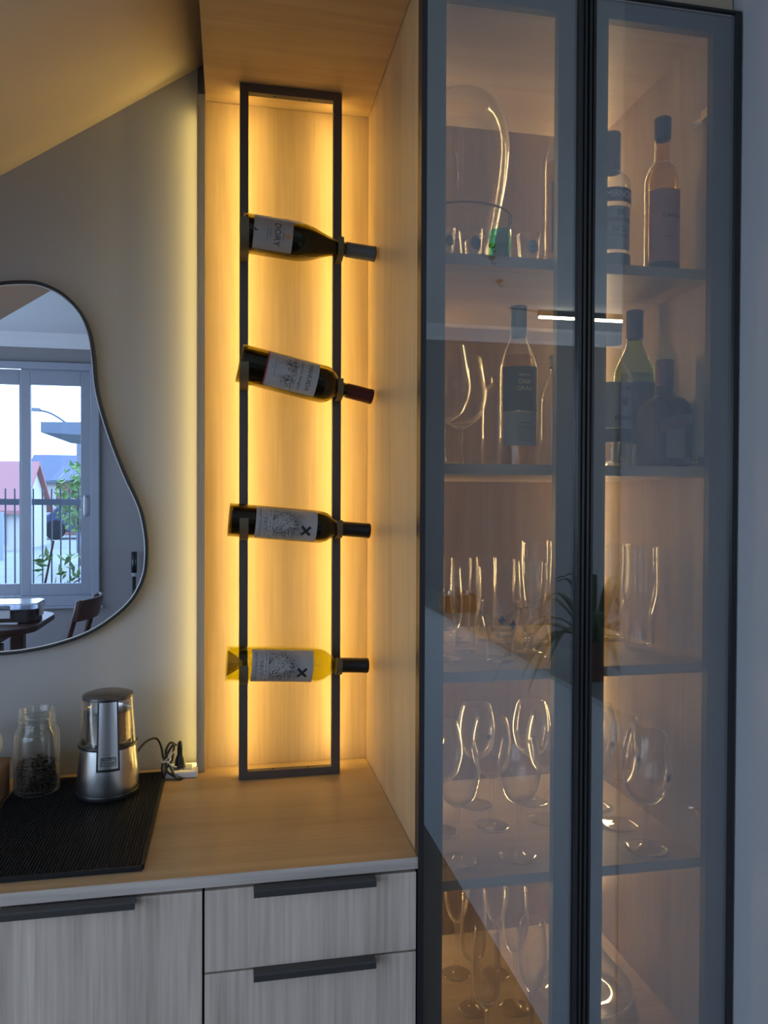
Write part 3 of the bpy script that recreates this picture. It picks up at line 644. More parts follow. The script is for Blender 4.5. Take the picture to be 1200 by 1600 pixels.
l = lab(b, M_greylab, .0340, .036, .097, 1.25, 'label', label='grey lower label with printed lines'); wrap_text(l, 'CARMENERE', .0042, .0340, FR+.05, .0765, M_ink)
for k in range(7): MB().patch(.0348, .0700-.0042*k, .0706-.0042*k, FR-.35, FR+.48, 8).build('printed_line', M_ink, l)
make_bottle('spirit_bottle', 'clear bottle hidden behind the pale one, only its left edge showing', (.5160, 1.440, Z2), [(.029, .002), (.0355, 0), (.0370, .004), (.0370, .10), (.0365, .135), (.0300, .156), (.0200, .166), (.0190, .176), (.0200, .180)], M_clearb, None, None)
sq = [(.025, .002), (.0300, 0), (.0312, .004), (.0312, .100), (.0300, .130), (.0200, .156), (.0140, .172), (.0138, .200), (.0142, .204)]
make_bottle('spirit_bottle', 'clear bottle with a dark cap behind the door bars, second shelf', (.5900, 1.340, Z2), sq, M_clearb, (M_capslate, .184, .206, .0155), None)
gb = [(.027, .002), (.0335, 0), (.0348, .004), (.0348, .09), (.0348, .148), (.0325, .166), (.0210, .186), (.0150, .202), (.0142, .232), (.0147, .236)]
g = make_bottle('spirit_bottle', 'clear gin bottle with grey label and dark band at the right door edge, second shelf', (.6800, 1.300, Z2), gb, M_clearb, (M_capslate, .222, .262, .0160), (M_clearb, .15, .93))
l = lab(g, M_greylab, .0348, .068, .150, 1.15); wrap_text(l, 'GIN', .0100, .0348, FR+.28, .139, M_ink); wrap_text(l, "BURKS", .0115, .0348, FR+.12, .0855, M_ink)
decal(l, disc(.0065, .008), .0351, FR+.18, .116, M_darklab)
lab(g, M_darklab, .0349, .043, .067, 1.15, 'label_band'); wrap_text(g, 'Fante', .0110, .0348, FR+.20, .0120, M_gold, 'lettering', .3)
gr = [(.030, .002), (.0375, 0), (.0390, .004), (.0390, .12), (.0390, .175), (.0370, .200), (.0240, .230), (.0160, .250), (.0150, .270), (.0145, .312), (.0150, .316)]
g = make_bottle('spirit_bottle', 'green glass bottle with a black capsule behind the squat dark one, second shelf', (.7900, 1.420, Z2), gr, M_greenb, (M_capslate, .262, .318, .0165), (M_greenb, .19, .92))
lab(g, M_darklab, .0390, .05, .172, 1.2)
# squat square-shouldered liqueur bottle: a rounded square in plan
cq = empty('liqueur_bottle', (.7870, 1.305, Z2), 0, 'squat dark square-shouldered liqueur bottle with a plum cap, right end of second shelf', 'bottle')
def rsq(h, rad, z, n=6):
    out = []
    for qx, qy, a0 in ((1, 1, 0), (-1, 1, PI/2), (-1, -1, PI), (1, -1, 1.5*PI)):
        for k in range(n+1): a = a0+PI/2*k/n; out.append((qx*(h-rad)+rad*math.cos(a), qy*(h-rad)+rad*math.sin(a), z))
    return out
cb = MB(); ZZ = [(.030, .008, 0), (.0375, .010, .003), (.0385, .010, .010), (.0385, .010, .100), (.0370, .014, .114), (.0310, .018, .126), (.0200, .0150, .131), (.0150, .0149, .140), (.0145, .0144, .172)]
for h_, ra_, z in ZZ: cb.v += rsq(h_, ra_, z)
k = 28
for j in range(len(ZZ)-1):
    for i in range(k): cb.f.append((j*k+i, j*k+(i+1) % k, (j+1)*k+(i+1) % k, (j+1)*k+i))
cb.f.append(tuple(range(k))[::-1]); cb.f.append(tuple((len(ZZ)-1)*k+i for i in range(k)))
cb.build('glass_body', pm('dark_brown_glass', (.012, .010, .008), .22), cq, smooth=True, angle=.7)
MB().lathe([(.0160, .150), (.0168, .152), (.0168, .196), (.0155, .199), (0, .199)], 24).build('cap', M_capplum, cq, smooth=True, angle=.6)
l = MB().box(-.018, .018, -.0390, -.0386, .016, .086).build('label', pm('brown_grey_label', (.22, .20, .17), .6), cq)
s_ = MB(); s_.v = [(-.030, -.0392, .060), (.033, -.0392, .078), (.033, -.0392, .098), (-.030, -.0392, .086)]; s_.f = [(0, 1, 2, 3)]; s_ = s_.build('label_ribbon', pm('faded_ribbon', (.16, .13, .11), .6), l)
v, f = text_mesh('COINTREAU', .0105, sx_=.80); t_ = MB(); t_.v = [(x+.0015, -.0394, .0805+y+x*.24) for x, y in v]; t_.f = f; t_.build('lettering', M_red, l)

# top shelf
Z1 = SH[0]
vz = [(.050, 0), (.0555, .004), (.0600, .04), (.0750, .12), (.0905, .20), (.0960, .265), (.0900, .315), (.0740, .348), (.0620, .362)]
tumbler('glass_vase', 'big clear glass vase with a narrowed mouth on the top shelf', (.4340, 1.4500, Z1), vz, .0022, .010, None, cat='vase')
ws = empty('wire_stand', (.4340, 1.4500, Z1), 0, 'thin dark wire ring stand round the glass vase', 'stand')
MB().tube([(.1010*math.cos(2*PI*k/48), .1010*math.sin(2*PI*k/48), .130) for k in range(49)], .0019, 8, False).build('ring', M_capslate, ws, smooth=True)
for k in range(4):
    a = PI/4+k*PI/2+.1; MB().tube([(.1010*math.cos(a), .1010*math.sin(a), .130), (.094*math.cos(a), .094*math.sin(a), .003)], .0019).build('leg', M_capslate, ws, smooth=True)
MB().tube([(.092*math.cos(2*PI*k/48), .092*math.sin(2*PI*k/48), .0022) for k in range(49)], .0019, 8, False).build('base_ring', M_capslate, ws, smooth=True)
GS = 'shot glasses on the top shelf'
sg = [(.0150, 0), (.0165, .002), (.0172, .012), (.0215, .058)]
s1 = tumbler('shot_glass', 'flared shot glass with a dark round badge, left of the green one', (.4085, 1.297, Z1), sg, .0022, .010, GS, cat='shot glass')
def badge(parent, m, rx, zc, phi=FR, rr=.0202):
    return decal(parent, [(rx*math.cos(2*PI*(k+.5)/8), rx*1.1*math.sin(2*PI*(k+.5)/8)) for k in range(8)], rr, phi, zc, m, 'badge')
s2 = dup(s1, (.5150, 1.297, Z1), 'flared shot glass with a grey round badge, right of the green one')
s3 = dup(s1, (.3590, 1.297, Z1), 'flared shot glass half behind the left door border, top shelf')
dup(s1, (.4350, 1.347, Z1), 'plain shot glass behind the green one, top shelf')
badge(s1, M_navy, .0115, .032, FR+.2, .0205); bd = badge(s2, M_greylab, .0115, .032, FR+.05, .0205); wrap_text(bd, 'CANELA', .0034, .0205, FR+.05, .032, M_ink); badge(s3, M_darklab, .009, .032, FR+.3, .0205)
tumbler('shot_glass', 'straight green shot glass with a small leaf mark, top shelf', (.4590, 1.290, Z1), [(.0165, 0), (.0185, .002), (.0190, .012), (.0196, .058)], .0022, .010, GS, M_emerald, 'shot glass')
vb = [(.029, .002), (.0365, 0), (.0380, .004), (.0380, .12), (.0380, .205), (.0350, .232), (.0220, .262), (.0160, .276), (.0150, .322), (.0155, .326)]
b = make_bottle('spirit_bottle', 'clear spirit bottle with embossed shoulder and navy label, at the left door edge', (.6090, 1.360, Z1), vb, M_clearb, (M_capslate, .286, .330, .0175), (M_paleliq, .215, .93))
l = lab(b, M_navy, .0380, .045, .175, 1.0); lab(b, M_red, .0384, .122, .152, 1.0, 'label_band'); wrap_text(l, 'VELHO', .0130, .0386, FR-.10, .141, M_whiteink); wrap_text(b, 'VELHO', .0100, .0376, FR-.2, .212, M_gold, 'lettering'); wrap_text(b, 'CACHAÇA', .0080, .0380, FR-.2, .188, M_gold, 'lettering')
for k in range(6): MB().patch(.0388, .052+.005*k, .0545+.005*k, FR-.85, FR-.68, 4).build('printed_line', M_whiteink, l)
sb = [(.027, .002), (.0325, 0), (.0340, .004), (.0345, .10), (.0355, .150), (.0355, .168), (.0320, .188), (.0200, .200), (.0160, .208), (.0150, .255), (.0155, .262)]
b = make_bottle('spirit_bottle', 'clear vodka bottle with a red-brown cap and banner label, right door top shelf', (.6980, 1.345, Z1), sb, M_clearb, (M_capplum, .203, .276, .0165), (M_clearb, .165, .93), finish='cap')
rr_ = lambda z: .0345+.0010*min(1, max(0, (z-.10)/.05))
l = MB().patch(lambda z: rr_(z)+.0006, .138, .164, FR-1.15, FR+1.15, 28, 4).build('label', pm('banner_label', (.10, .05, .05), .5), b, smooth=True); wrap_text(l, 'SMIRNOFF', .0185, .0360, FR+.02, .151, M_paper, sx_=.78)
l = MB().patch(lambda z: rr_(z)+.0005, .050, .130, FR-.72, FR+.72, 20, 4).build('label', pm('silver_label', (.34, .36, .35), .45), b, smooth=True)
wrap_text(l, 'Nº21', .0150, .0352, FR+.05, .088, M_ink); wrap_text(l, 'VODKA', .0068, .0350, FR+.05, .076, M_ink, sx_=1.4)
ar = MB().patch(.0356, .101, .109, FR-.72, FR+.72, 14).build('label_scroll', pm('brown_scroll', (.13, .09, .07), .5), l)
MB().patch(.0356, .112, .124, FR-.18, FR+.22, 8).build('crown_crest', M_darklab, l)
lab(b, M_darklab, .0350, .018, .044, 1.2, 'label_band')
cp = [(.024, .002), (.0295, 0), (.0308, .004), (.0308, .10), (.0308, .165), (.0295, .182), (.0225, .200), (.0150, .210), (.0142, .222), (.0140, .285), (.0143, .289)]
b = make_bottle('spirit_bottle', 'amber bottle with dusty pink label and slate cap, right end of the top shelf', (.7760, 1.300, Z1), cp, M_clearb, (M_capslate, .252, .290, .0150), (M_amber, .285, .92))
l = lab(b, M_pink, .0308, .022, .152, 1.32); wrap_text(l, 'CAMPARI', .0105, .0308, FR+.32, .1035, M_ink, sx_=1.15); wrap_text(l, 'RESERVA', .0035, .0308, FR-.1, .066, M_ink); lab(b, M_darklab, .0308, .006, .0215, 1.32, 'label_band')

# ------------------------------------------------------------------ on the counter
mt = empty('bar_mat', (-.2755, 1.446, ZC), 0, 'black ribbed rubber bar mat on the worktop', 'mat')
MB().box(-.142, .1400, -.212, .213, .0001, .0052).build('base', M_rubber, mt, bevel=.001)
MB().box(-.142, .140, -.214, -.2085, .0001, .0082).box(.1365, .142, -.2085, .213, .0001, .0082).box(-.142, -.1365, -.2085, .213, .0001, .0082).box(-.1365, .1365, .2080, .2135, .0001, .0082).build('rim', M_rubber, mt, bevel=.0008)
nb = MB(); xk = -.133
while xk < .134:
    yk = -.205
    nb.box(xk-.0006, xk+.0006, -.207, .2065, .0052, .0066)
    while yk < .205:
        nb.box(xk-.0015, xk+.0015, yk-.0012, yk+.0012, .0052, .0082); yk += .0044
    xk += .0050
tag(nb.build('nubs', M_rubber, mt), kind='stuff')
ZM = ZC+.0082
# coffee grinder
gd = empty('coffee_grinder', (-.2344, 1.559, ZM), .147, 'stainless coffee grinder with clear lid standing on the black mat', 'coffee grinder')
MB().lathe([(0, 0), (.050, 0), (.0575, .002), (.0585, .006), (.0575, .010), (0, .010)], 48).build('base', M_blackpl, gd, smooth=True, angle=.6)
MB().lathe(prof([(.0570, .0095), (.0572, .02), (.0560, .05), (.0535, .08), (.0522, .094)], 4)+[(0, .094)], 64).build('body', M_steel, gd, smooth=True, angle=.6)
MB().lathe([(.0500, .0940), (.0545, .0945), (.0552, .0975), (.0545, .1005), (.0490, .1010)], 64).build('seal_ring', M_blackpl, gd, smooth=True, angle=.7)
MB().lathe([(0, .101), (.040, .101), (.0435, .105), (.0440, .160), (.0452, .162), (.0430, .163), (.0420, .160), (.0415, .112), (0, .108)], 48).build('grinding_cup', M_steel, gd, smooth=True, angle=.6)
ld = MB().lathe(prof([(.0530, .1012), (.0520, .12), (.0490, .165), (.0472, .188)], 4)+[(.0468, .1895), (.0450, .1895)]+prof([(.0455, .187), (.0475, .165), (.0505, .12), (.0515, .1012)], 4), 64).build('lid', M_smoke, gd, smooth=True, angle=.9)
MB().lathe([(.0472, .1855), (.0476, .1885), (.0465, .1915), (.036, .1950), (0, .1962)], 48).build('lid_top', pm('smoked_lid_top', (.07, .06, .055), .25), ld, smooth=True, angle=.8)
def tab(name, r0_, half, z0, z1, m, r1_=None, parent=gd):
    return MB().patch(lambda z: r0_+((r1_ or r0_)-r0_)*(z-z0)/(z1-z0), z0, z1, FR-half, FR+half, 10, 2).build(name, m, parent, smooth=True)
tab('spine_frame', .0580, .375, .058, .190, M_blackpl, .0494); tp = tab('spine', .0584, .31, .063, .186, M_steel, .0500)
tb = MB()
for z0, z1 in ((.069, .0700), (.0835, .0845)): tb.patch(.0583, z0, z1, FR-.225, FR+.225, 8)
for p0 in (FR-.235, FR+.220): tb.patch(.0583, .0695, .084, p0, p0+.016, 2)
tb.build('badge_frame', M_ink, tp)
wrap_text(tp, 'BLACK+', .0066, .0578, FR, .0802, M_ink, sx_=.95); wrap_text(tp, 'DECKER', .0066, .0578, FR, .0737, M_ink, sx_=.95)
# its tied-up power cord (local coordinates turned back into the room)
cd = crom([(.053, .030, .062), (.072, .050, .076), (.092, .062, .078), (.102, .064, .062), (.106, .060, .040), (.112, .058, .020), (.108, .052, .001), (.104, .056, .020), (.116, .062, .045), (.128, .066, .060), (.124, .062, .030), (.112, .056, .012), (.130, .050, -.002), (.142, .044, -.0048), (.132, .046, -.0035), (.120, .056, .018), (.112, .066, .046), (.122, .074, .062), (.134, .078, .054)], 5)
co = MB().tube(cd, .0026, 8).build('power_cord', M_blackpl, gd, smooth=True)
MB().lathe(prof([(0, -.0045), (.0110, -.0045), (.0115, .002), (.0095, .014), (.0062, .022), (.0060, .036), (.0040, .048), (0, .050)], 4), 20, .1420, .0800).build('plug', M_blackpl, co, smooth=True).location.z = .012
MB().tube(crom([(.103, .050, .030), (.118, .048, .032), (.120, .064, .036), (.106, .066, .034), (.103, .050, .031), (.116, .046, .040), (.128, .046, .052)], 4), .0013, 6).build('twist_tie', M_white, co, smooth=True)
MB().tube(crom([(.112, .046, .034), (.122, .044, .024), (.132, .044, .020)], 4), .0013, 6).build('twist_tie', M_white, co, smooth=True)
# socket block on the counter against the wall
so_ = empty('power_outlet', (-.1035, 1.658, ZC), 0, 'flat white power socket block by the wall, holding a black plug', 'power outlet')
MB().box(-.034, .034, -.026, .034, .0002, .0130).build('housing', M_white, so_, bevel=.0025)
for x in (-.012, .012): MB().box(x-.010, x+.010, -.012, .02, .0130, .0136).build('socket_face', M_whitep, so_, bevel=.0004)
# jar of coffee
jr = empty('glass_jar', (-.3706, 1.591, ZM), 0, 'open clear glass jar with coffee beans, left of the grinder', 'jar')
jo = [(0, .001), (.030, 0), (.0385, .002), (.0410, .008), (.0412, .03), (.0412, .105), (.0395, .117), (.0330, .127), (.0320, .130), (.0345, .132), (.0345, .1345), (.0325, .136), (.0325, .140), (.0345, .142), (.0345, .1445), (.0320, .147), (.0318, .156), (.0325, .160)]
MB().lathe(prof(jo, 3)+[(.0310, .1605), (.0295, .158), (.0292, .130), (.036, .116), (.0385, .105), (.0385, .012), (.034, .006), (0, .006)], 48).build('body', M_clearb, jr, smooth=True)
bn = MB(); rnd = random.Random(3)
def bean(cx, cy, cz, ax, ay, s_):
    n = len(bn.v); R_ = Matrix.Rotation(ax, 3, 'X') @ Matrix.Rotation(ay, 3, 'Z'); ring = []
    for t, q in ((-1, 0), (-.6, .75), (0, 1), (.6, .75), (1, 0)):
        if q == 0: bn.v.append(tuple(Vector((cx, cy, cz))+R_ @ Vector((t*.0052*s_, 0, 0)))); ring.append([len(bn.v)-1])
        else:
            l_ = []
            for k in range(6): a = 2*PI*k/6; bn.v.append(tuple(Vector((cx, cy, cz))+R_ @ Vector((t*.0052*s_, .0036*q*s_*math.cos(a), .0027*q*s_*math.sin(a))))); l_.append(len(bn.v)-1)
            ring.append(l_)
    for k in range(6):
        k2 = (k+1) % 6; bn.f.append((ring[0][0], ring[1][k], ring[1][k2])); bn.f.append((ring[4][0], ring[3][k2], ring[3][k]))
        for j in (1, 2): bn.f.append((ring[j][k], ring[j+1][k], ring[j+1][k2], ring[j][k2]))
for lay in range(9):
    for k in range(20): a = 2*PI*(k+rnd.random()*.7)/20; bean(.0335*math.cos(a), .0335*math.sin(a), .0095+lay*.0056+rnd.uniform(-.001, .001), rnd.uniform(-.4, .4), rnd.uniform(0, 6), 1)
for k in range(70):
    a = rnd.uniform(0, 6.28); q = .031*math.sqrt(rnd.random()); bean(q*math.cos(a), q*math.sin(a), .056+rnd.uniform(-.002, .004), rnd.uniform(-.6, .6), rnd.uniform(0, 6), 1)
bn.lathe([(0, .008), (.031, .008), (.031, .053), (0, .054)], 20)
o = bn.build('coffee_beans', M_bean, None, smooth=True); o.location = (-.3706, 1.591, ZM); tag(o, 'dark roasted coffee beans filling the lower part of the jar', 'coffee beans', kind='stuff')
# what just enters at the left edge
bx = empty('wooden_box', (-.484, 1.570, ZC), 0, 'small brown wooden box at the left edge of the worktop', 'box')
MB().box(-.062, .058, -.045, .045, .0002, .062).build('body', M_boxwood, bx, bevel=.002); MB().box(-.064, .060, -.047, .047, .063, .070).build('lid', M_boxwood, bx, bevel=.002)
cn = empty('sugar_bowl', (-.478, 1.570, ZC+.0702), 0, 'white rounded bowl standing on the wooden box at the left edge', 'bowl')
MB().lathe(prof([(0, 0), (.026, 0), (.034, .006), (.046, .022), (.050, .038), (.046, .054), (.036, .066)], 4)+[(.033, .066), (.040, .05), (.040, .02), (0, .006)], 36).build('body', M_white, cn, smooth=True)

# ------------------------------------------------------------------ mirror
mpts = [(-.4662, 1.908), (-.405, 1.9155), (-.3709, 1.9101), (-.3353, 1.892), (-.3026, 1.8573), (-.285, 1.815), (-.2775, 1.7659), (-.272, 1.705), (-.2587, 1.6469), (-.238, 1.583), (-.2141, 1.5207), (-.187, 1.459), (-.1754, 1.4064), (-.1725, 1.36), (-.178, 1.3119), (-.2015, 1.263), (-.2398, 1.2255), (-.287, 1.195), (-.341, 1.175), (-.400, 1.162), (-.464, 1.1566), (-.56, 1.160), (-.65, 1.19), (-.715, 1.25), (-.735, 1.34), (-.71, 1.44), (-.665, 1.53), (-.640, 1.62), (-.625, 1.72), (-.59, 1.82), (-.53, 1.885)]
cs = crom([(a, b, 0) for a, b in mpts], 4, True); cs = [Vector((p[0], p[1])) for p in cs]
def offset(ps, d_):
    out = []; n = len(ps)
    for i in range(n):
        t = (ps[(i+1) % n]-ps[i-1]).normalized(); out.append(ps[i]+Vector((-t.y, t.x))*d_)
    return out
area = sum(cs[i].x*cs[(i+1) % len(cs)].y-cs[(i+1) % len(cs)].x*cs[i].y for i in range(len(cs)))
sg_ = -1 if area < 0 else 1
mi = empty('wall_mirror', (-.455, 1.70, 1.53), 0, 'pebble-shaped wall mirror in a thin black frame on the grey wall', 'mirror')
inn = offset(cs, sg_*.0050); inn2 = offset(cs, sg_*.0062); n = len(cs); LX, LZ = -.455, 1.53
fr = MB()
for ring, y in ((cs, -.004), (cs, -.026), (inn, -.026), (inn2, -.019), (inn2, -.004)): fr.v += [(p.x-LX, y, p.y-LZ) for p in ring]
for j in range(5):
    j2 = (j+1) % 5
    for i in range(n): fr.f.append((j*n+i, j*n+(i+1) % n, j2*n+(i+1) % n, j2*n+i))
fr.build('frame', M_blackpl, mi, smooth=True, angle=.6)
inn3 = offset(cs, sg_*.0080); ed = MB(); ed.v = [(p.x-LX, -.0212, p.y-LZ) for p in inn2]+[(p.x-LX, -.0206, p.y-LZ) for p in inn3]; ed.f = [(i, (i+1) % n, n+(i+1) % n, n+i) for i in range(n)]
ed.build('bevelled_edge', pm('bevel_highlight_paint', (.85, .86, .9), .3), mi)  # ring painted near-white in place of the bevel's highlight
MB().prism([(p.x-LX, p.y-LZ) for p in inn2], -.0205, -.004).build('mirror_glass', M_mirror, mi)

# ------------------------------------------------------------------ the room behind, seen in mirror and doors
lm = empty('ceiling_lamp', (2.75, -2.60, 2.70), 0, 'long slim tube lamp on the ceiling, reflected in the glass doors', 'lamp')
MB().box(-.69, .69, -.016, .016, .052, .0895).build('housing', M_capslate, lm, bevel=.002); MB().box(-.685, .685, -.013, .013, .036, .052).build('tube', M_tube, lm, bevel=.004)
MB().tube([(-.70, 0, .075), (-.80, .01, .088), (-.92, .015, .0885)], .003).build('cable', M_capslate, lm)
for i, (x, y) in enumerate(((1.3043, -1.379), (1.3699, -1.568), (1.5589, -1.974))):
    h = empty('ceiling_hook', (x, y, 2.79), 0, 'small brown ceiling hook, %s of a line of three in the door reflection' % ('nearest', 'middle', 'farthest')[i], 'hook', 'ceiling hooks')
    MB().lathe([(0, -.014), (.016, -.014), (.020, -.004), (.020, -.0002), (0, -.0002)], 14).build('plate', M_boxwood, h, smooth=True, angle=.6)
    MB().tube([(0, 0, -.014), (0, 0, -.03), (.012, 0, -.04), (.022, 0, -.03)], .003).build('arm', M_boxwood, h)
# spider plant on the low wall
pt = empty('spider_plant', (.945, .50, 1.0), 0, 'spider plant in a terracotta pot on the low wall, reflected in the glass doors', 'potted plant')
MB().lathe([(0, 0), (.032, 0), (.034, .002), (.0415, .082), (.0445, .082), (.0455, .104), (.0415, .104), (.040, .090), (0, .090)], 32).build('pot', M_terra, pt, smooth=True, angle=.6)
MB().lathe([(0, .096), (.040, .093), (.0405, .0905), (0, .0905)], 20).build('soil', M_soil, pt)
rnd = random.Random(11)
for k in range(34):
    az = 2*PI*k/34*1.0+rnd.uniform(-.15, .15); ln = rnd.uniform(.22, .38); lift = rnd.uniform(.07, .17) if k % 4 else .19; drop = rnd.uniform(.10, .24) if k % 4 else .02
    wd = rnd.uniform(.0075, .0115); out_ = ln*(.75 if k % 4 else .35); lf = MB(); st_ = 10
    for i in range(st_+1):
        t = i/st_; rr = .008+out_*t**.9; z = .093+lift*math.sin(min(1, t*1.25)*PI/2)*1.0-drop*t**2.6
        ww = wd*(.55+.45*math.sin(min(1., t*2)*PI/2))*(1-t**3)+.0004; d_ = Vector((math.cos(az), math.sin(az), 0)); s_ = Vector((-d_.y, d_.x, 0)); c_ = d_*rr
        for q, dz in ((-1, .002), (0, 0), (1, .002)): p = c_+s_*ww*q; lf.v.append((p.x, p.y, z+dz))
        for q, dz in ((-1, .0012), (0, -.0010), (1, .0012)): p = c_+s_*ww*q; lf.v.append((p.x, p.y, z+dz))
    for i in range(st_):
        a = i*6
        for q in (0, 1): lf.f.append((a+q, a+q+1, a+q+7, a+q+6)); lf.f.append((a+3+q, a+4+q, a+10+q, a+9+q))
        lf.f.append((a, a+3, a+9, a+6)); lf.f.append((a+2, a+5, a+11, a+8))
    lf.build('leaf', M_leaf, pt, smooth=True)
# condiment caddy on the low wall
kd = empty('condiment_caddy', (.955, -.79, 1.0), 0, 'small brown wooden caddy on the low wall, reflected at the left door', 'caddy')
MB().box(-.07, .07, -.05, .05, .0002, .012).box(-.07, -.062, -.05, .05, .012, .075).box(.062, .07, -.05, .05, .012, .075).box(-.062, .062, .042, .05, .012, .075).build('tray', M_boxwood, kd, bevel=.001)
MB().box(-.004, .004, -.042, .04, .012, .105).build('handle', M_boxwood, kd, bevel=.001)
for i, x in enumerate((-.033, .033)):
    s_ = empty('salt_shaker', (.955+x, -.79, 1.0125), 0, ('left' if i == 0 else 'right')+' white shaker in the wooden caddy, reflected in the left door', 'shaker', 'shakers in the caddy')
    MB().lathe(prof([(0, 0), (.018, 0), (.020, .004), (.020, .04), (.012, .055), (.010, .066)], 3)+[(0, .066)], 20).build('body', M_white, s_, smooth=True); MB().lathe([(.0115, .066), (.0115, .076), (0, .078)], 16).build('cap', M_chrome, s_, smooth=True, angle=.6)
# dining table with a food container, one chair
tb_ = empty('dining_table', (-1.75, -1.55, 0), 0, 'dark wooden dining table with rounded corners, seen in the mirror', 'table')
def rrect(x, y, rad, n=8):
    out = []
    for qx, qy, a0 in ((1, 1, 0), (-1, 1, PI/2), (-1, -1, PI), (1, -1, 1.5*PI)):
        for k in range(n+1): a = a0+PI/2*k/n; out.append((qx*(x-rad)+rad*math.cos(a), qy*(y-rad)+rad*math.sin(a)))
    return out
MB().prism(rrect(.66, .40, .20), .725, .76, 'Z').build('tabletop', M_darkwood, tb_, bevel=.006)
for qx in (-1, 1):
    for qy in (-1, 1): MB().prism(rrect(.04, .04, .01, 3), 0, .66, 'Z').build('leg', M_darkwood, tb_).location = (qx*.44, qy*.24, 0)
MB().box(-.46, .46, -.26, .26, .66, .724).build('apron', M_darkwood, tb_)
fc = empty('food_container', (-1.30, -1.52, .7605), 0, 'clear plastic food container with a clip lid on the dining table', 'container')
MB().prism(rrect(.175, .12, .04), .0, .075, 'Z').build('body', pm('smoked_contents', (.05, .04, .035), .4), fc, bevel=.004)
lid = MB().prism(rrect(.190, .135, .05), .078, .115, 'Z').build('lid', thin_glass('milky_plastic', (.6, .65, .72), 2.0, .15, 1.5, .35), fc, bevel=.008)
for s_ in (-1, 1): MB().box(s_*.188-.006, s_*.188+.006, -.04, .04, .03, .10).build('clip', M_white, lid, bevel=.003)
for x in (-.10, .02): MB().box(x-.03, x+.03, .119, .127, .03, .105).build('clip', M_white, lid, bevel=.003)
MB().box(-.12, .10, .150, .170, .0005, .012).build('knife', M_white, None, bevel=.003)
kn = bpy.data.objects['knife']; kn.location = (-1.30, -1.52, .7605); tag(kn, 'white plastic strip lying before the food container on the table', 'utensil')
ch = empty('dining_chair', (-1.06, -1.36, 0), .10, 'dark brown wooden dining chair beside the table, seen in the mirror', 'chair')
for s_ in (-1, 1):
    MB().tube(crom([(.10, s_*.19, .02), (.13, s_*.19, .25), (.15, s_*.19, .47), (.19, s_*.185, .70), (.25, s_*.18, .91)], 4), [.017]*16+[.020], 10).build('rear_leg', M_darkwood, ch, smooth=True)
    MB().tube([(-.30, s_*.19, .0), (-.29, s_*.19, .44)], .018, 10).build('front_leg', M_darkwood, ch, smooth=True)
MB().prism(rrect(.23, .225, .05), .44, .475, 'Z').build('seat', M_darkwood, ch, bevel=.008).location = (-.07, 0, 0)
bk = MB()
for zz, th in ((.80, 0), (.92, 0)):
    for k in range(13):
        y = -.205+.41*k/12; x = .235+(zz-.80)*.25+.045*(1-(y/.205)**2); bk.v += [(x-.011, y, zz), (x+.011, y, zz)]
for k in range(12):
    a = 2*k; b_ = 26+2*k; bk.f += [(a, a+2, b_+2, b_), (a+1, a+3, b_+3, b_+1), (a, a+1, a+3, a+2), (b_, b_+1, b_+3, b_+2)]
bk.f += [(0, 1, 27, 26), (24, 25, 51, 50)]; bk.build('backrest', M_darkwood, ch, smooth=True, angle=.6, bevel=.003)
vc = empty('stick_vacuum', (-.775, -3.11, 0), 0, 'slim black stick vacuum leaning on the wall opposite, in the mirror', 'vacuum')
MB().box(-.10, .10, -.02, .09, 0, .06).build('head', M_blackpl, vc, bevel=.01); MB().tube([(0, 0, .05), (0, -.02, .86)], .015, 10).build('tube', M_blackpl, vc, smooth=True); MB().tube([(0, -.02, .86), (0, -.02, .89)], .018, 10).build('collar', M_greylab, vc, smooth=True); MB().tube([(0, -.02, .89), (0, -.03, 1.06)], .022, 10).build('handle', M_blackpl, vc, smooth=True)

# ------------------------------------------------------------------ street outside the window
GZ = .36
struct('ground', MB().box(-22, 12, -45, -4.6, GZ-.3, GZ).box(-22, 12, -4.6, -3.35, -.4, .10), pm('lawn_and_street', (.24, .26, .23), .9, var=(1.2, .25)))
fe = empty('garden_fence', (-1.9, -4.2, .10), 0, 'grey iron garden fence outside the window, seen in the mirror', 'fence')
M_iron = pm('grey_iron', (.10, .12, .155), .5, .3)
for z in (.55, 1.33): MB().box(-2.1, 2.1, -.02, .02, z, z+.055).build('rail', M_iron, fe)
p0 = None
for k in range(54):
    h_ = .012 if k else 0
    if p0 is None: p0 = MB().box(-.006, .006, -.006, .006, 0, 1.48).build('bar', M_iron, fe); p0.location.x = -2.1
    else: o = p0.copy(); COL.objects.link(o); o.location.x = -2.1+.079*k
def house(name, label, loc, w_, d_, h_, roof_h, wallm, roofm, win=()):
    """a small house with its ridge along X: walls, roof slabs, windows on the street side"""
    r = empty(name, loc, 0, label, 'house'); x = w_/2
    MB().prism([(-d_, 0), (0, 0), (0, h_), (-d_/2, h_+roof_h), (-d_, h_)], -x, x, 'X').build('walls', wallm, r)
    rf = MB(); g = roof_h/(d_/2)
    for s_ in (1, -1):
        e_ = -d_/2+s_*(d_/2+.25); rf.prism([(-d_/2, h_+roof_h+.01), (e_, h_-.25*g+.01), (e_, h_-.25*g+.09), (-d_/2, h_+roof_h+.09)], -x-.12, x+.12, 'X')
    rf.build('roof', roofm, r)
    for (a, z) in win:
        wo = MB().box(a-.35, a+.35, .002, .04, z, z+.7).build('window', M_whitep, r); MB().box(a-.30, a+.30, .04, .05, z+.05, z+.65).build('pane', M_darklab, wo)
    return r
house('house', 'white house with a faded pink roof across the street, in the mirror', (-5.75, -15.0, GZ), 2.3, 2.4, 1.0, .95, pm('white_render', (.45, .45, .44), .8), pm('pink_tiles', (.30, .135, .125), .8), [(.5, .15)])
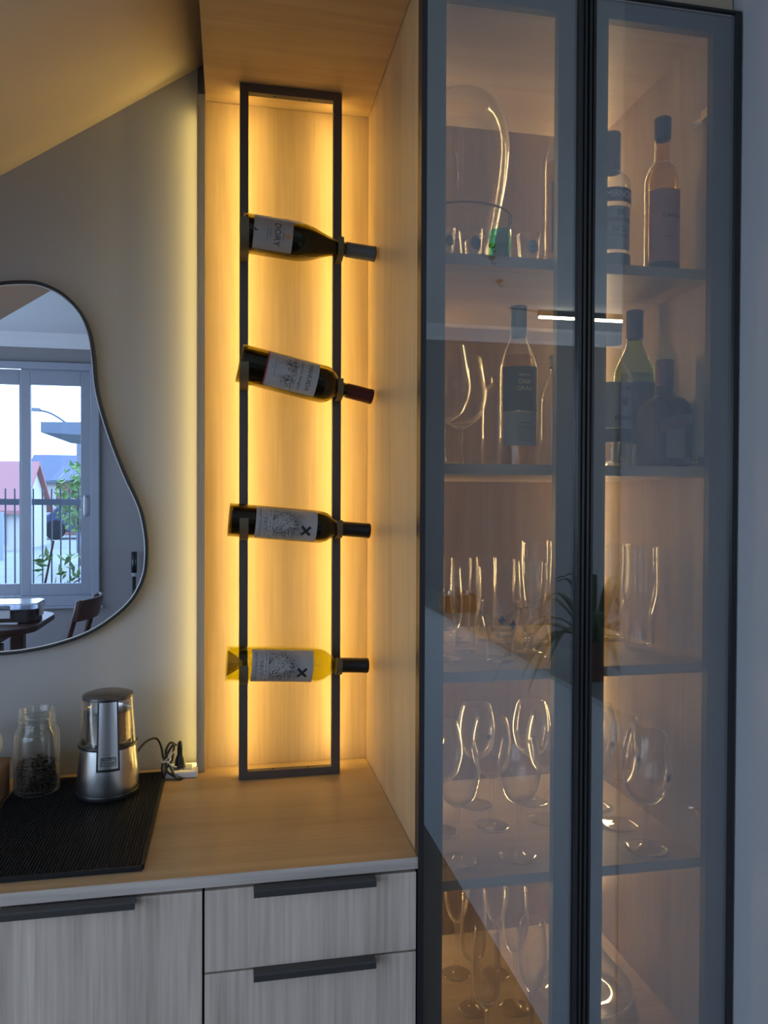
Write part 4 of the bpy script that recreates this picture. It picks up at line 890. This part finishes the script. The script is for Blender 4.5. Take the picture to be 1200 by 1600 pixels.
house('house', 'low house with a slate grey roof behind the pink one, in the mirror', (-6.1, -27.0, GZ), 2.6, 3.0, 1.9, .9, pm('cream_render', (.40, .40, .38), .8), pm('grey_tiles', (.085, .105, .145), .8))
house('house', 'brick house with dark roof behind the tree, in the mirror', (-4.55, -23.0, GZ), 2.0, 3.0, 1.75, .45, pm('pale_brick', (.22, .115, .095), .8), pm('slate_tiles', (.08, .095, .13), .8), [(-.4, .5)])
gt = empty('street_gate', (-4.75, -12.0, GZ), 0, 'pale grey metal gate of upright panels across the street, in the mirror', 'gate')
for k in range(6): MB().box(-.60+.2*k, -.605+.2*(k+1), -.03, .03, 0, .90).build('panel', pm('pale_grey_panel', (.24, .29, .34), .6) if k == 0 else bpy.data.materials['pale_grey_panel'], gt)
cp_ = empty('carport', (-1.55, -8.0, GZ), 0, 'grey carport roof slab on two posts, upper right of the window view', 'carport')
MB().prism([(-.95, 2.02), (2.4, 1.86), (2.4, 2.22), (-.95, 2.16)], -1.6, .4).build('roof', pm('grey_panel', (.09, .115, .155), .6), cp_)
for x in (.15, 2.2): MB().box(x, x+.12, -.06, .06, 0, 1.9).build('post', M_iron, cp_)
lp_ = empty('street_lamp', (-3.55, -14.0, GZ), 0, 'street lamp with a long curved arm seen through the window', 'street lamp')
MB().tube([(.35, 0, 0), (.35, 0, 2.5)], .05, 10).build('pole', M_iron, lp_); MB().tube(crom([(.35, 0, 2.45), (.1, 0, 2.75), (-.2, 0, 2.95), (-.45, 0, 3.02)], 5), .022, 8).build('arm', M_iron, lp_); MB().box(-.58, -.42, -.05, .05, 2.99, 3.06).build('lamp_head', M_iron, lp_)
car = empty('car', (-4.0, -20.0, GZ), 0, 'dark blue parked car beyond the fence, in the mirror', 'car')
MB().prism([(-1.5, .22), (1.5, .22), (1.55, .62), (.95, .70), (.55, 1.10), (-.75, 1.10), (-1.15, .72), (-1.55, .64)], -1.3, 0).build('body', pm('blue_paint', (.035, .05, .11), .3), car, bevel=.05)
MB().prism([(.82, .74), (.48, 1.04), (-.68, 1.04), (-1.0, .74)], -.01, .012).build('window', M_darklab, car)
for x in (-.95, .95): MB().lathe([(0, -.1), (.26, -.1), (.28, -.05), (.28, .05), (.26, .1), (0, .1)], 20).build('wheel', M_rubber, car).matrix_local = Matrix.Translation((x, 0.0, .28)) @ Matrix.Rotation(PI/2, 4, 'X')
def leaf_cloud(pts_fn, n_, size, seed):
    m_ = MB(); rn = random.Random(seed)
    for k in range(n_):
        c_ = Vector(pts_fn(rn)); a = Vector((rn.gauss(0, 1), rn.gauss(0, 1), rn.gauss(0, 1))).normalized(); b_ = a.cross(Vector((rn.gauss(0, 1), rn.gauss(0, 1), rn.gauss(0, 1)))).normalized(); s_ = size*rn.uniform(.6, 1.2); q = len(m_.v); nn = a.cross(b_)*s_*.12
        m_.v += [tuple(c_-a*s_), tuple(c_+b_*s_*.4+nn), tuple(c_+a*s_), tuple(c_-b_*s_*.4+nn)]; m_.f += [(q, q+1, q+2), (q, q+2, q+3)]
    return m_
tr = empty('street_tree', (-2.55, -10.6, GZ), 0, 'light green tree in front of the brick house, in the mirror', 'tree')
MB().tube(crom([(0, 0, 0), (.05, 0, .5), (-.05, 0, .9), (.08, 0, 1.4)], 4), .04, 8).build('trunk', M_darkwood, tr)
def tp_(rn):
    while 1:
        p = Vector((rn.uniform(-1, 1), rn.uniform(-1, 1), rn.uniform(-1, 1)))
        if p.length < 1: return (p.x*.42, p.y*.4, 1.15+p.z*.62)
leaf_cloud(tp_, 420, .085, 5).build('foliage', M_tree, tr)
sh = empty('garden_shrub', (-1.42, -3.85, .10), 0, 'young leafy shrub just outside the window, in the mirror', 'shrub')
MB().tube(crom([(-.24, 0, 0), (-.22, 0, .45), (-.17, 0, .75), (-.12, 0, 1.02)], 4), .010, 8).build('stem', M_darkwood, sh); MB().tube(crom([(-.23, 0, .42), (-.02, .02, .60), (.28, .04, .78)], 4), .006, 6).build('branch', M_darkwood, sh)
leaf_cloud(lambda rn: (rn.uniform(-.24, .22), rn.uniform(-.06, .06), rn.uniform(.55, .92)), 40, .055, 9).build('foliage', M_tree, sh)
